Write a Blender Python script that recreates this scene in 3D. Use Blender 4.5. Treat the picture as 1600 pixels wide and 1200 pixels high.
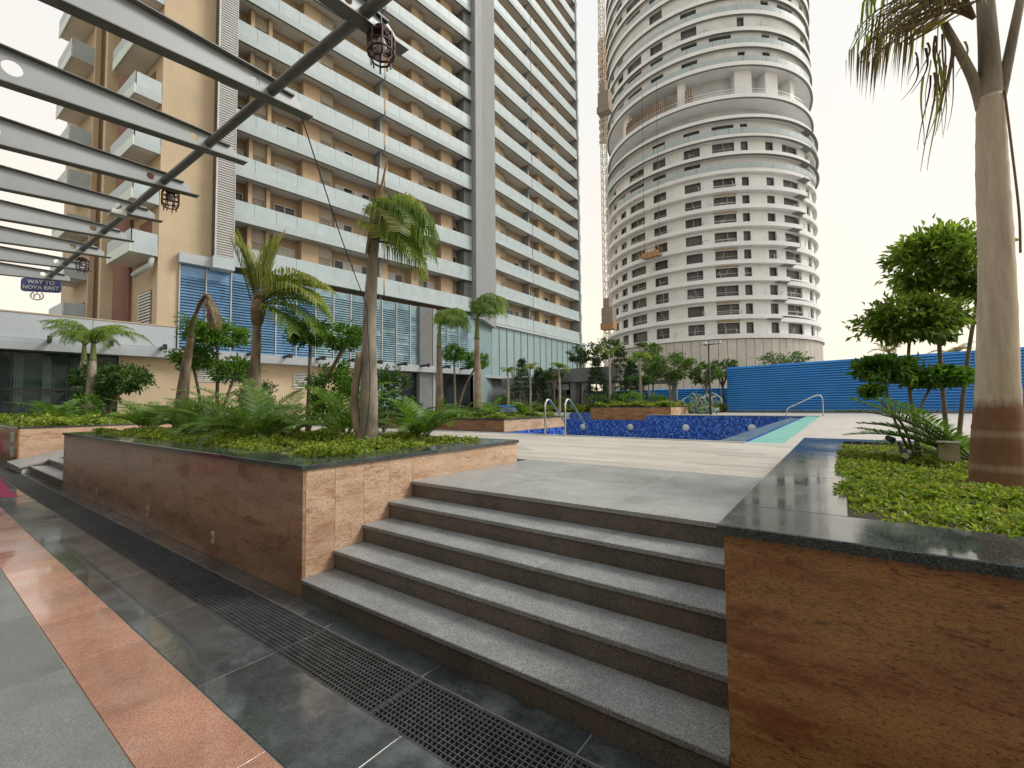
import bpy, bmesh, math, random
import numpy as np
from mathutils import Vector, Matrix
R = math.radians
random.seed(7)
RNG = np.random.default_rng(11)
for o in list(bpy.data.objects):
    bpy.data.objects.remove(o)
SC = bpy.context.scene
COL = SC.collection

# ---------------------------------------------------------------- camera
cam_d = bpy.data.cameras.new('camera'); cam = bpy.data.objects.new('camera', cam_d); COL.objects.link(cam)
cam_d.sensor_width = 36.0; cam_d.lens = 704.0 / 1600.0 * 36.0
cam_d.clip_start = 0.05; cam_d.clip_end = 5000
yaw, pit, rol = R(36.1), R(2.55), R(-0.5)
fw = Vector((-math.sin(yaw) * math.cos(pit), math.cos(yaw) * math.cos(pit), math.sin(pit)))
rt = Vector((math.cos(yaw), math.sin(yaw), 0)); up = rt.cross(fw)
rt, up = rt * math.cos(rol) + up * math.sin(rol), up * math.cos(rol) - rt * math.sin(rol)
cam.matrix_world = Matrix(((rt.x, up.x, -fw.x, 0), (rt.y, up.y, -fw.y, 0), (rt.z, up.z, -fw.z, 1.6), (0, 0, 0, 1)))
SC.camera = cam

# ---------------------------------------------------------------- sky, sun, exposure
SUN_AZ, SUN_EL = R(52), R(42)          # azimuth measured from +Y towards +X
w = bpy.data.worlds.new('World'); SC.world = w; w.use_nodes = True
nt = w.node_tree; nt.nodes.clear()
out = nt.nodes.new('ShaderNodeOutputWorld'); bg = nt.nodes.new('ShaderNodeBackground')
sky = nt.nodes.new('ShaderNodeTexSky'); sky.sky_type = 'NISHITA'; sky.sun_disc = False
sky.sun_elevation = SUN_EL; sky.sun_rotation = SUN_AZ
sky.air_density = 1.0; sky.dust_density = 2.0; sky.ozone_density = 1.0
mx = nt.nodes.new('ShaderNodeMix'); mx.data_type = 'RGBA'; mx.inputs[0].default_value = 0.82
# bright haze that veils the whole sky: cream towards the horizon, cooler overhead
tcw = nt.nodes.new('ShaderNodeTexCoord'); spw = nt.nodes.new('ShaderNodeSeparateXYZ'); nt.links.new(tcw.outputs['Generated'], spw.inputs[0])
rpw = nt.nodes.new('ShaderNodeValToRGB'); nt.links.new(spw.outputs[2], rpw.inputs[0]); el_ = rpw.color_ramp.elements
for p_, c_ in ((0., (.92,.785,.60)), (.2, (.85,.775,.655)), (.5, (.74,.76,.735)), (1., (.68,.74,.78))):
    e_ = el_[0] if p_ == 0. else (el_[1] if p_ == 1. else el_.new(p_)); e_.position = p_; e_.color = (*c_, 1)
scw = nt.nodes.new('ShaderNodeVectorMath'); scw.operation = 'SCALE'; scw.inputs['Scale'].default_value = 10.0
nt.links.new(rpw.outputs[0], scw.inputs[0]); nt.links.new(scw.outputs[0], mx.inputs[7])
nt.links.new(sky.outputs[0], mx.inputs[6]); nt.links.new(mx.outputs[2], bg.inputs[0])
bg.inputs[1].default_value = 0.1
nt.links.new(bg.outputs[0], out.inputs[0])
sd = bpy.data.lights.new('sun', 'SUN'); sd.energy = 1.6; sd.angle = R(20); sd.color = (1.0, 0.96, 0.9)
sun = bpy.data.objects.new('sun', sd); COL.objects.link(sun)
sv = Vector((math.sin(SUN_AZ) * math.cos(SUN_EL), math.cos(SUN_AZ) * math.cos(SUN_EL), math.sin(SUN_EL)))
sun.rotation_euler = sv.to_track_quat('Z', 'Y').to_euler()
sun.location = (0, 0, 60)
SC.view_settings.view_transform = 'Standard'; SC.view_settings.look = 'None'
SC.view_settings.gamma = 1.0; SC.view_settings.exposure = 0.5; SC.view_settings.use_curve_mapping = False
SC.render.engine = 'CYCLES'
SC.render.resolution_x, SC.render.resolution_y = 1024, 768
SC.cycles.max_bounces = 5; SC.cycles.transparent_max_bounces = 8
SC.cycles.diffuse_bounces = 2; SC.cycles.glossy_bounces = 2; SC.cycles.transmission_bounces = 3
SC.cycles.caustics_reflective = False; SC.cycles.caustics_refractive = False

# ---------------------------------------------------------------- helpers
WL = {}                                   # world location of every parent
class MB:
    def __init__(s): s.v = []; s.f = []; s.smooth = False
    def add(s, vs, fs):
        n = len(s.v); s.v.extend([tuple(map(float, q)) for q in vs]); s.f.extend([tuple(i + n for i in q) for q in fs]); return s
    def box(s, x0, x1, y0, y1, z0, z1):
        return s.add([(x0,y0,z0),(x1,y0,z0),(x1,y1,z0),(x0,y1,z0),(x0,y0,z1),(x1,y0,z1),(x1,y1,z1),(x0,y1,z1)],
                     [(0,3,2,1),(4,5,6,7),(0,1,5,4),(1,2,6,5),(2,3,7,6),(3,0,4,7)])
    def bbox(s, x0, x1, y0, y1, z0, z1, b=.006):   # box with chamfered top edges
        return s.add([(x0,y0,z0),(x1,y0,z0),(x1,y1,z0),(x0,y1,z0),(x0,y0,z1-b),(x1,y0,z1-b),(x1,y1,z1-b),(x0,y1,z1-b),
                      (x0+b,y0+b,z1),(x1-b,y0+b,z1),(x1-b,y1-b,z1),(x0+b,y1-b,z1)],
                     [(0,3,2,1),(8,9,10,11),(0,1,5,4),(1,2,6,5),(2,3,7,6),(3,0,4,7),(4,5,9,8),(5,6,10,9),(6,7,11,10),(7,4,8,11)])
    def lbox(s, fr, s0, s1, n0, n1, z0, z1):        # box in a facade frame
        c = [fr(a, b, z) for z in (z0, z1) for a, b in ((s0,n0),(s0,n1),(s1,n1),(s1,n0))]
        return s.add(c, [(0,3,2,1),(4,5,6,7),(0,1,5,4),(1,2,6,5),(2,3,7,6),(3,0,4,7)])
    def bar(s, a, b, w=.03, h=None):
        a, b = Vector(a), Vector(b); h = h or w; d = (b - a).normalized()
        x = d.cross(Vector((0,0,1)))
        if x.length < 1e-3: x = Vector((1,0,0))
        x.normalize(); y = x.cross(d).normalized(); x = x * w / 2; y = y * h / 2
        return s.add([a-x-y, a+x-y, a+x+y, a-x+y, b-x-y, b+x-y, b+x+y, b-x+y],
                     [(0,3,2,1),(4,5,6,7),(0,1,5,4),(1,2,6,5),(2,3,7,6),(3,0,4,7)])
    def tube(s, pts, rad, n=10, cap=True):
        pts = [Vector(p) for p in pts]
        if not hasattr(rad, '__len__'): rad = [rad] * len(pts)
        if len(rad) != len(pts): rad = np.interp(np.linspace(0,1,len(pts)), np.linspace(0,1,len(rad)), rad).tolist()
        ref = None; base = len(s.v); k = len(pts); vs = []; fs = []
        for i, p in enumerate(pts):
            d = (pts[min(i+1,k-1)] - pts[max(i-1,0)]).normalized()
            if ref is None:
                ref = d.cross(Vector((0,1,0)))
                if ref.length < .05: ref = d.cross(Vector((1,0,0)))
            x = (ref - d * ref.dot(d)).normalized(); ref = x; y = d.cross(x)
            for j in range(n):
                a = 2*math.pi*j/n; vs.append(p + (x*math.cos(a) + y*math.sin(a)) * rad[i])
        for i in range(k-1):
            for j in range(n):
                fs.append((i*n+j, i*n+(j+1)%n, (i+1)*n+(j+1)%n, (i+1)*n+j))
        if cap: fs.append(tuple(range(n-1,-1,-1))); fs.append(tuple((k-1)*n+j for j in range(n)))
        return s.add(vs, fs)
    def lathe(s, c, prof, n=20, a0=0, a1=2*math.pi):
        full = abs(a1-a0-2*math.pi) < 1e-6; m = n if full else n+1; vs = []; fs = []
        for r, z in prof:
            for j in range(m):
                a = a0 + (a1-a0)*j/n; vs.append((c[0]+r*math.cos(a), c[1]+r*math.sin(a), c[2]+z))
        for i in range(len(prof)-1):
            for j in range(n):
                j2 = (j+1) % m if full else j+1
                fs.append((i*m+j, i*m+j2, (i+1)*m+j2, (i+1)*m+j))
        return s.add(vs, fs)
    def prism(s, poly, z0, z1):
        n = len(poly)
        return s.add([(x,y,z0) for x,y in poly] + [(x,y,z1) for x,y in poly],
                     [tuple(range(n-1,-1,-1)), tuple(range(n,2*n))] + [(i,(i+1)%n,n+(i+1)%n,n+i) for i in range(n)])
    def mesh(s, name, off=(0,0,0), smooth=False):
        me = bpy.data.meshes.new(name)
        v = np.array(s.v, dtype=float).reshape(-1,3) - np.array(off, dtype=float)
        me.from_pydata(v.tolist(), [], s.f); me.update()
        if smooth: me.polygons.foreach_set('use_smooth', [True]*len(me.polygons))
        return me
    def build(s, name, m, parent=None, smooth=False, loc=None):
        off = WL[parent.name] if parent else (loc or (0,0,0))
        return link(name, s.mesh(name, off, smooth), m, parent, None if parent else loc)

def link(name, me, m, parent=None, loc=None, rz=0):
    if m is not None and not me.materials: me.materials.append(m)
    o = bpy.data.objects.new(name, me); COL.objects.link(o)
    if loc: o.location = loc
    if rz: o.rotation_euler = (0,0,rz)
    if parent: o.parent = parent; WL[o.name] = WL[parent.name]
    else: WL[o.name] = tuple(loc) if loc else (0,0,0)
    return o
def tag(o, label=None, cat=None, group=None, kind=None):
    if label: o['label'] = label
    if cat: o['category'] = cat
    if group: o['group'] = group
    if kind: o['kind'] = kind
    return o
def thing(name, label, cat, loc=(0,0,0), group=None):
    o = bpy.data.objects.new(name, None); COL.objects.link(o); o.location = loc; o.empty_display_size = .2
    WL[o.name] = tuple(loc); return tag(o, label, cat, group)
def struct(o): o['kind'] = 'structure'; return o
def stuff(o): o['kind'] = 'stuff'; return o
def frame(p0, ang):                        # facade frame: s along the wall, n outwards, z up
    a = R(ang); d = (math.sin(a), math.cos(a)); q = (math.cos(a), -math.sin(a))
    return lambda s_, n_, z_: (p0[0] + d[0]*s_ + q[0]*n_, p0[1] + d[1]*s_ + q[1]*n_, z_)

# ---------------------------------------------------------------- materials
def newmat(name):
    m = bpy.data.materials.new(name); m.use_nodes = True
    return m, m.node_tree.nodes, m.node_tree.links, m.node_tree.nodes['Principled BSDF']
def coords(N, L, scale=(1,1,1), rnd=True, rot=(0,0,0)):
    tc = N.new('ShaderNodeTexCoord'); mp = N.new('ShaderNodeMapping')
    mp.inputs['Scale'].default_value = scale; mp.inputs['Rotation'].default_value = rot
    if rnd:
        oi = N.new('ShaderNodeObjectInfo'); ml = N.new('ShaderNodeVectorMath'); ml.operation = 'SCALE'
        ml.inputs[0].default_value = (37., 61., 23.); L.new(oi.outputs['Random'], ml.inputs['Scale'])
        ad = N.new('ShaderNodeVectorMath'); L.new(tc.outputs['Object'], ad.inputs[0]); L.new(ml.outputs[0], ad.inputs[1])
        L.new(ad.outputs[0], mp.inputs['Vector'])
    else: L.new(tc.outputs['Object'], mp.inputs['Vector'])
    return mp.outputs[0]
def noise(N, L, vec, scale, detail=4, rough=.6):
    n = N.new('ShaderNodeTexNoise'); n.inputs['Scale'].default_value = scale; n.inputs['Detail'].default_value = detail
    n.inputs['Roughness'].default_value = rough; L.new(vec, n.inputs['Vector']); return n.outputs['Fac']
def ramp(N, L, fac, stops):
    r = N.new('ShaderNodeValToRGB'); el = r.color_ramp.elements
    while len(el) > len(stops): el.remove(el[-1])
    while len(el) < len(stops): el.new(.5)
    for e, (p, c) in zip(el, stops): e.position = p; e.color = (c[0], c[1], c[2], 1) if hasattr(c, '__len__') else (c, c, c, 1)
    L.new(fac, r.inputs[0]); return r.outputs[0]
def mixc(N, L, fac, a, b, mode='MIX'):
    x = N.new('ShaderNodeMix'); x.data_type = 'RGBA'; x.blend_type = mode
    for sock, val in ((0, fac), (6, a), (7, b)):
        if hasattr(val, 'is_linked'): L.new(val, x.inputs[sock])
        elif hasattr(val, '__len__'): x.inputs[sock].default_value = (val[0], val[1], val[2], 1)
        else: x.inputs[sock].default_value = val
    return x.outputs[2]
def bump(N, L, b, h, st=.3, dist=.01):
    n = N.new('ShaderNodeBump'); n.inputs['Strength'].default_value = st; n.inputs['Distance'].default_value = dist
    L.new(h, n.inputs['Height']); L.new(n.outputs[0], b.inputs['Normal'])
def plain(name, c, rough=.5, metal=0, var=.12, scale=3, bmp=0, spec=.5, dirt=0, stretch=(1,1,1)):
    m, N, L, b = newmat(name)
    v = coords(N, L, stretch); f = noise(N, L, v, scale, 6, .65)
    lo = tuple(max(0, x*(1-var*2)) for x in c); hi = tuple(min(1, x*(1+var)) for x in c)
    col = ramp(N, L, f, [(.25, lo), (.75, hi)])
    oi = N.new('ShaderNodeObjectInfo'); rr = ramp(N, L, oi.outputs['Random'], [(0, 1-var*.7), (1, 1+var*.4)])
    col = mixc(N, L, 1.0, col, rr, 'MULTIPLY')
    if dirt:
        v2 = coords(N, L, (1.5,1.5,.25)); f2 = noise(N, L, v2, 2.2, 5, .7)
        col = mixc(N, L, ramp(N, L, f2, [(.45, 0), (.8, dirt)]), col, (.12,.11,.09))
    L.new(col, b.inputs['Base Color'])
    b.inputs['Roughness'].default_value = rough; b.inputs['Metallic'].default_value = metal
    b.inputs['Specular IOR Level'].default_value = spec
    L.new(ramp(N, L, f, [(.3, max(0,rough-.07)), (.7, min(1,rough+.1))]), b.inputs['Roughness'])
    if bmp: bump(N, L, b, noise(N, L, v, scale*6, 4), bmp)
    return m
def speckle(name, base, dark, light, rough=.7, sc=260, patch=.25, streak=None, bmp=.25, coat=0):
    m, N, L, b = newmat(name); v = coords(N, L)
    vo = N.new('ShaderNodeTexVoronoi'); vo.inputs['Scale'].default_value = sc; L.new(v, vo.inputs['Vector'])
    sep = N.new('ShaderNodeSeparateColor'); L.new(vo.outputs['Color'], sep.inputs[0])
    col = ramp(N, L, sep.outputs[0], [(0, dark), (.28, dark), (.42, base), (.75, base), (.95, light)])
    p = noise(N, L, v, 2.3, 6, .7)
    col = mixc(N, L, 1.0, col, ramp(N, L, p, [(.3, 1-patch), (.7, 1+patch*.5)]), 'MULTIPLY')
    oi = N.new('ShaderNodeObjectInfo')
    col = mixc(N, L, 1.0, col, ramp(N, L, oi.outputs['Random'], [(0, .86), (1, 1.1)]), 'MULTIPLY')
    if streak:
        v2 = coords(N, L, streak[1]); f2 = noise(N, L, v2, streak[2], 7, .72)
        col = mixc(N, L, ramp(N, L, f2, [(.5, 0), (.72, streak[3])]), col, streak[0])
    L.new(col, b.inputs['Base Color'])
    L.new(ramp(N, L, p, [(.3, max(.02,rough-.12)), (.7, min(1,rough+.12))]), b.inputs['Roughness'])
    if coat:
        L.new(ramp(N, L, noise(N, L, v, 1.1, 4, .6), [(.35, 0), (.6, coat)]), b.inputs['Coat Weight']); b.inputs['Coat Roughness'].default_value = .05
    if bmp: bump(N, L, b, sep.outputs[1], bmp, .002)
    return m
def foliage(name, c1, c2, trans=.3, dry=None):
    m, N, L, b = newmat(name)
    g = N.new('ShaderNodeNewGeometry')
    stops = [(0, c1), (.8, c2)] + ([(.93, dry)] if dry else [])
    col = ramp(N, L, g.outputs['Random Per Island'], stops)
    oi = N.new('ShaderNodeObjectInfo'); col = mixc(N, L, 1., col, ramp(N, L, oi.outputs['Random'], [(0, .8), (1, 1.15)]), 'MULTIPLY')
    L.new(col, b.inputs['Base Color']); b.inputs['Roughness'].default_value = .42; b.inputs['Specular IOR Level'].default_value = .35
    t = N.new('ShaderNodeBsdfTranslucent'); L.new(mixc(N, L, 1., col, (1.25,1.35,.6), 'MULTIPLY'), t.inputs['Color'])
    ms = N.new('ShaderNodeMixShader'); ms.inputs[0].default_value = trans
    L.new(b.outputs[0], ms.inputs[1]); L.new(t.outputs[0], ms.inputs[2])
    L.new(ms.outputs[0], N['Material Output'].inputs['Surface']); return m
def glassy(name, c, trans=.35, rough=.1):
    m, N, L, b = newmat(name)
    v = coords(N, L); f = noise(N, L, v, 1.3, 4)
    L.new(ramp(N, L, f, [(.3, tuple(x*.85 for x in c)), (.7, c)]), b.inputs['Base Color'])
    b.inputs['Roughness'].default_value = rough
    t = N.new('ShaderNodeBsdfTransparent'); t.inputs[0].default_value = (.85,.95,.92,1)
    ms = N.new('ShaderNodeMixShader'); ms.inputs[0].default_value = trans
    L.new(b.outputs[0], ms.inputs[1]); L.new(t.outputs[0], ms.inputs[2])
    L.new(ms.outputs[0], N['Material Output'].inputs['Surface']); return m

M = {}
def cladding(name, base, dk, vein, rough):
    m, N, L, b = newmat(name)
    v = coords(N, L); v2 = coords(N, L, (1.0,1.0,4.5)); v3 = coords(N, L, (5,5,22))
    big = noise(N, L, v2, 1.6, 7, .68); fine = noise(N, L, v3, 3.2, 6, .75)
    col = ramp(N, L, big, [(.3, dk), (.5, base), (.7, tuple(min(1,x*1.18) for x in base))])
    v4 = coords(N, L, (1,1,2.2)); patch = noise(N, L, v4, .8, 5, .65)
    v5 = coords(N, L, (9,9,30)); tiny = noise(N, L, v5, 5.5, 5, .7)
    dens = ramp(N, L, noise(N, L, v2, 2.6, 4, .6), [(.42, .05), (.62, 1)])
    col = mixc(N, L, mixc(N, L, 1., ramp(N, L, fine, [(.5, 0), (.63, .85)]), dens, 'MULTIPLY'), col, vein)
    col = mixc(N, L, ramp(N, L, tiny, [(.53, 0), (.62, .75)]), col, vein)
    col = mixc(N, L, ramp(N, L, patch, [(.5, 0), (.72, .5)]), col, tuple(x*.55 for x in dk))
    v7 = coords(N, L, (.8,.8,3.2)); cl = noise(N, L, v7, 1.7, 8, .7)
    col = mixc(N, L, ramp(N, L, cl, [(.53, 0), (.62, .62), (.75, .75)]), col, (dk[0]*.6, dk[1]*.42, dk[2]*.35))
    gr = noise(N, L, v, 180, 2); col = mixc(N, L, 1., col, ramp(N, L, gr, [(.3, .82), (.7, 1.12)]), 'MULTIPLY')
    L.new(col, b.inputs['Base Color'])
    L.new(ramp(N, L, big, [(.3, rough), (.7, rough+.14)]), b.inputs['Roughness'])
    bump(N, L, b, fine, .06, .004); return m
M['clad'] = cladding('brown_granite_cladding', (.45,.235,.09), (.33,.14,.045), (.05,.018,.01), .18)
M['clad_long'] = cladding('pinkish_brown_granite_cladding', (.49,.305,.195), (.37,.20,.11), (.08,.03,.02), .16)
M['clad_side'] = cladding('lit_tan_granite_cladding', (.68,.475,.325), (.56,.35,.21), (.13,.055,.035), .3)  # same granite as the fronts, brighter light on the side put into its colour
M['coping'] = speckle('polished_dark_granite', (.045,.055,.05), (.015,.02,.018), (.13,.16,.15), .05, 320, .3, ((.2,.23,.22),(1,1,1),3,.4), .0)
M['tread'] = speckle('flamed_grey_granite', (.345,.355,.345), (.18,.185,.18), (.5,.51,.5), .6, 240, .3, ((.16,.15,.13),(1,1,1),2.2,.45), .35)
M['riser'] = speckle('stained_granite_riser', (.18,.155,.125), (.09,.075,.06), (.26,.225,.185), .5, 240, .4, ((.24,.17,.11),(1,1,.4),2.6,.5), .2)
M['landing'] = speckle('landing_granite', (.39,.395,.375), (.25,.25,.24), (.52,.525,.51), .4, 240, .25, None, .2)
M['slate'] = speckle('dark_slate_tile', (.06,.072,.077), (.036,.045,.048), (.098,.112,.118), .17, 330, .55, ((.26,.29,.285),(1,1,1),1.6,.55), .1, 1.0)  # pale streaks: hazy patches, lightened further to carry sky reflection in the colour
M['terra'] = speckle('orange_granite_tile', (.57,.29,.195), (.42,.18,.115), (.67,.44,.34), .17, 300, .25, ((.26,.12,.08),(1,1,1),2.2,.35), .15, 1.0)
M['lightgrey'] = speckle('light_grey_granite_tile', (.245,.26,.25), (.17,.18,.175), (.35,.365,.355), .42, 300, .25, ((.22,.22,.2),(1,1,1),1.8,.4), .25)
M['grout'] = plain('pale_grout', (.27,.26,.23), .9)
M['steel_dark'] = plain('galvanised_grate', (.18,.185,.19), .42, .5, .25, 14)
M['trench'] = plain('drain_trench', (.008,.008,.008), .95)
M['soil'] = plain('soil', (.045,.032,.02), .95, 0, .4, 8, .6)
M['white'] = plain('white_paint', (.72,.72,.69), .5, 0, .08, 2)
M['band'] = plain('tower_band_paint', (.45,.52,.535), .6, 0, .08, .6, 0, .3, .15)
M['soffit'] = plain('balcony_soffit', (.74,.70,.62), .8, 0, .08, .5, 0, .3, .1)
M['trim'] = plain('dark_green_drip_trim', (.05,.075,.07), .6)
M['ringtrim'] = plain('grey_ring_trim', (.22,.24,.235), .7)  # thin grey trim, drawn as dark lines under the ring slabs
M['beige'] = plain('beige_render', (.55,.415,.275), .85, 0, .08, .7, .1, .3, .08)
M['beige2'] = plain('pale_beige_render', (.55,.44,.30), .85, 0, .08, .5, .1, .3, .08)
M['acgrey'] = plain('grey_brown_louvre', (.42,.36,.28), .7, 0, .12, 3)
M['louvgrey'] = plain('grey_aluminium_louvre', (.47,.48,.47), .5, .2, .1, 2)
M['louvdark'] = plain('weathered_louvre', (.19,.165,.15), .7, .1, .25, 2)
M['cladgrey'] = plain('grey_cladding_panel', (.29,.31,.31), .6, 0, .06, 1.0, 0, .4, .05, (1,1,.3))
M['podium'] = plain('blue_grey_panel', (.43,.47,.50), .5, .1, .06, .7, 0, .4, .1)
M['canopy'] = plain('canopy_panel', (.38,.41,.43), .5, .1, .08, 1)
M['black'] = plain('black_steel', (.03,.032,.033), .45, .3)
M['pane'] = plain('dark_window_glass', (.03,.035,.04), .08, 0, .3, 1)
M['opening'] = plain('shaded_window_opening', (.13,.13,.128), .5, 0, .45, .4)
M['curtain'] = plain('white_curtain', (.6,.6,.57), .9, 0, .12, 3)
M['brick'] = plain('red_brown_wall', (.24,.12,.085), .85, 0, .12, 2)
M['balglass'] = glassy('pale_balustrade_glass', (.50,.59,.61), .14, .45)
M['mint'] = plain('mint_white_balcony_front', (.62,.72,.67), .5, 0, .08, 1, 0, .4, .12)
M['bluelouv'] = plain('blue_glass_blade', (.15,.30,.50), .12, .25, .2, 1.2)
M['teallouv'] = plain('teal_glass_blade', (.24,.37,.42), .12, .25, .2, 1.2)
M['tealpanel'] = glassy('teal_facade_glass', (.27,.38,.40), .0, .25)
M['darkglass'] = glassy('dark_shopfront_glass', (.02,.035,.04), .7, .04)
M['beam'] = plain('grey_painted_steel', (.40,.43,.44), .45, .1, .08, 1.5, 0, .5, .08)
M['pipe'] = plain('brown_grey_pipe', (.2,.2,.18), .45, .2, .2, 6)
M['lantern'] = plain('dark_red_lantern', (.05,.018,.016), .5, .3)
M['bulb'] = plain('bulb_glass', (.7,.68,.62), .25)
M['signblue'] = plain('blue_sign', (.11,.14,.33), .45)
M['concrete'] = plain('raw_concrete', (.66,.68,.68), .85, 0, .1, .5, .1, .3, .12)
M['concrete2'] = plain('ring_slab_concrete', (.84,.86,.86), .75, 0, .06, .4, .1, .3, .08)
M['concdark'] = plain('dark_grey_concrete', (.2,.21,.21), .8, 0, .15, 1, .1, .3, .2)
M['basepanel'] = plain('base_cladding_panel', (.58,.56,.52), .75, 0, .08, .5, .1, .3, .2)
M['inner'] = plain('unfinished_interior', (.22,.2,.185), .95, 0, .2, .6)
M['cabin'] = plain('dusty_cabin_mesh', (.36,.31,.26), .7, 0, .15, 2)
M['rebar'] = plain('rusty_reinforcement', (.25,.16,.10), .8)
M['arcade'] = plain('brown_stone_facade', (.20,.15,.11), .6)
M['hoist'] = plain('hoist_lattice', (.70,.66,.58), .6, .0, .15, 2)
M['orange'] = plain('orange_site_timber', (.50,.29,.15), .7, 0, .2, 2)
M['bluefence'] = plain('blue_painted_sheet', (.05,.33,.82), .4, .0, .08, .8, 0, .5, .1)
M['stainless'] = plain('stainless_tube', (.62,.62,.6), .2, 1.0, .08, 3)
M['tealtile'] = plain('teal_channel_tile', (.20,.52,.44), .35, 0, .1, 4)
M['ledge'] = plain('grey_blue_ledge', (.22,.29,.31), .15, 0, .15, 2)
M['trunk'] = plain('palm_trunk_bark', (.36,.27,.19), .85, 0, .4, 7, .9, .2, .45, (1,1,.3))
M['trunk_pale'] = plain('pale_palm_trunk', (.44,.38,.30), .85, 0, .35, 7, .8, .2, .45, (1,1,.3))
M['stem'] = plain('grey_bark', (.27,.21,.15), .85, 0, .3, 8, .5)
M['crownshaft'] = plain('green_crownshaft', (.14,.17,.055), .5, 0, .3, 4, .2, .4, 0, (1,1,.2))
M['deadleaf'] = plain('dead_frond', (.25,.16,.085), .85, 0, .3, 6)
M['fabric'] = plain('magenta_cotton', (.20,.028,.065), .85, 0, .15, 8)
M['skin'] = plain('skin', (.33,.19,.125), .55)
M['hair'] = plain('black_hair', (.015,.012,.01), .5)
M['trouser'] = plain('white_trouser_cotton', (.6,.58,.54), .9)
M['boxbeige'] = plain('beige_plastic_box', (.42,.38,.24), .6)
M['plastic_white'] = plain('white_plastic', (.7,.69,.63), .4)
M['leaf'] = foliage('glossy_topiary_leaf', (.05,.125,.02), (.17,.32,.05), .33)
M['leafdark'] = foliage('dark_topiary_leaf', (.03,.075,.02), (.09,.17,.036), .25)
M['leafback'] = foliage('backlit_topiary_leaf', (.08,.14,.03), (.26,.36,.065), .45)  # brighter copy of the topiary leaf, light through the crowns put into its colour
M['cover'] = foliage('ground_cover_leaf', (.12,.20,.03), (.42,.52,.085), .4, (.42,.36,.12))
M['palmleaf'] = foliage('palm_leaflet', (.08,.16,.025), (.22,.32,.05), .4)
M['palmyel'] = foliage('yellowing_palm_leaflet', (.17,.23,.04), (.36,.38,.09), .4, (.40,.31,.12))
M['palmdry'] = foliage('dry_palm_leaflet', (.13,.085,.035), (.27,.2,.09), .25)
M['cycad'] = foliage('cycad_leaflet', (.06,.14,.025), (.19,.31,.06), .35)
M['treeleaf'] = foliage('garden_tree_leaf', (.05,.12,.025), (.16,.26,.055), .3)
M['pineleaf'] = foliage('feathery_tree_needle', (.03,.07,.03), (.085,.135,.06), .25)
def planks(name):
    m, N, L, b = newmat(name)
    v = coords(N, L, (1,1,1), False)
    bt = N.new('ShaderNodeTexBrick'); bt.inputs['Scale'].default_value = 1; bt.inputs['Brick Width'].default_value = 1.2
    bt.inputs['Row Height'].default_value = .2; bt.inputs['Mortar Size'].default_value = .004
    bt.inputs['Color1'].default_value = (.62,.57,.5,1); bt.inputs['Color2'].default_value = (.51,.47,.41,1); bt.inputs['Mortar'].default_value = (.2,.18,.15,1)
    L.new(v, bt.inputs['Vector'])
    v2 = coords(N, L, (.7,9,1), False); f = noise(N, L, v2, 2.5, 6, .65)
    L.new(mixc(N, L, 1., bt.outputs['Color'], ramp(N, L, f, [(.3,.78),(.7,1.1)]), 'MULTIPLY'), b.inputs['Base Color'])
    b.inputs['Roughness'].default_value = .45; return m
M['deck'] = planks('wood_look_deck_sheet')
def plank_one():
    m, N, L, b = newmat('wood_look_plank')
    v2 = coords(N, L, (.7,9,1)); f = noise(N, L, v2, 2.5, 6, .65)
    col = ramp(N, L, f, [(.3,(.47,.435,.375)),(.7,(.63,.585,.515))])
    oi = N.new('ShaderNodeObjectInfo'); col = mixc(N, L, 1., col, ramp(N, L, oi.outputs['Random'], [(0,.82),(1,1.1)]), 'MULTIPLY')
    L.new(col, b.inputs['Base Color']); L.new(ramp(N, L, f, [(.3,.36),(.7,.5)]), b.inputs['Roughness']); return m
M['plank'] = plank_one()
def mosaic():
    m, N, L, b = newmat('blue_pool_mosaic')
    tc = N.new('ShaderNodeTexCoord'); mp = N.new('ShaderNodeMapping'); L.new(tc.outputs['Object'], mp.inputs['Vector'])
    s = .11
    sn = N.new('ShaderNodeVectorMath'); sn.operation = 'SNAP'; sn.inputs[1].default_value = (s,s,s)
    of = N.new('ShaderNodeVectorMath'); of.inputs[1].default_value = (.013,.017,.011); L.new(mp.outputs[0], of.inputs[0]); L.new(of.outputs[0], sn.inputs[0])
    wn = N.new('ShaderNodeTexWhiteNoise'); L.new(sn.outputs[0], wn.inputs['Vector'])
    col = ramp(N, L, wn.outputs['Value'], [(0,(.01,.028,.18)),(.35,(.018,.07,.38)),(.7,(.045,.16,.58)),(1,(.17,.33,.7))])
    fr = N.new('ShaderNodeVectorMath'); fr.operation = 'SUBTRACT'; L.new(of.outputs[0], fr.inputs[0]); L.new(sn.outputs[0], fr.inputs[1])
    sp = N.new('ShaderNodeSeparateXYZ'); L.new(fr.outputs[0], sp.inputs[0])
    mn = N.new('ShaderNodeMath'); mn.operation = 'MINIMUM'; L.new(sp.outputs[0], mn.inputs[0]); L.new(sp.outputs[2], mn.inputs[1])
    col = mixc(N, L, ramp(N, L, mn.outputs[0], [(0,1),(.018,1),(.02,0)]), col, (.09,.15,.36))
    L.new(col, b.inputs['Base Color']); b.inputs['Roughness'].default_value = .15; return m
M['mosaic'] = mosaic()
def water():
    m, N, L, b = newmat('pool_water'); b.inputs['Base Color'].default_value = (.04,.13,.28,1); b.inputs['Roughness'].default_value = .04
    bump(N, L, b, noise(N, L, coords(N, L), 2.5, 3), .12, .03); return m
M['water'] = water()
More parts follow.
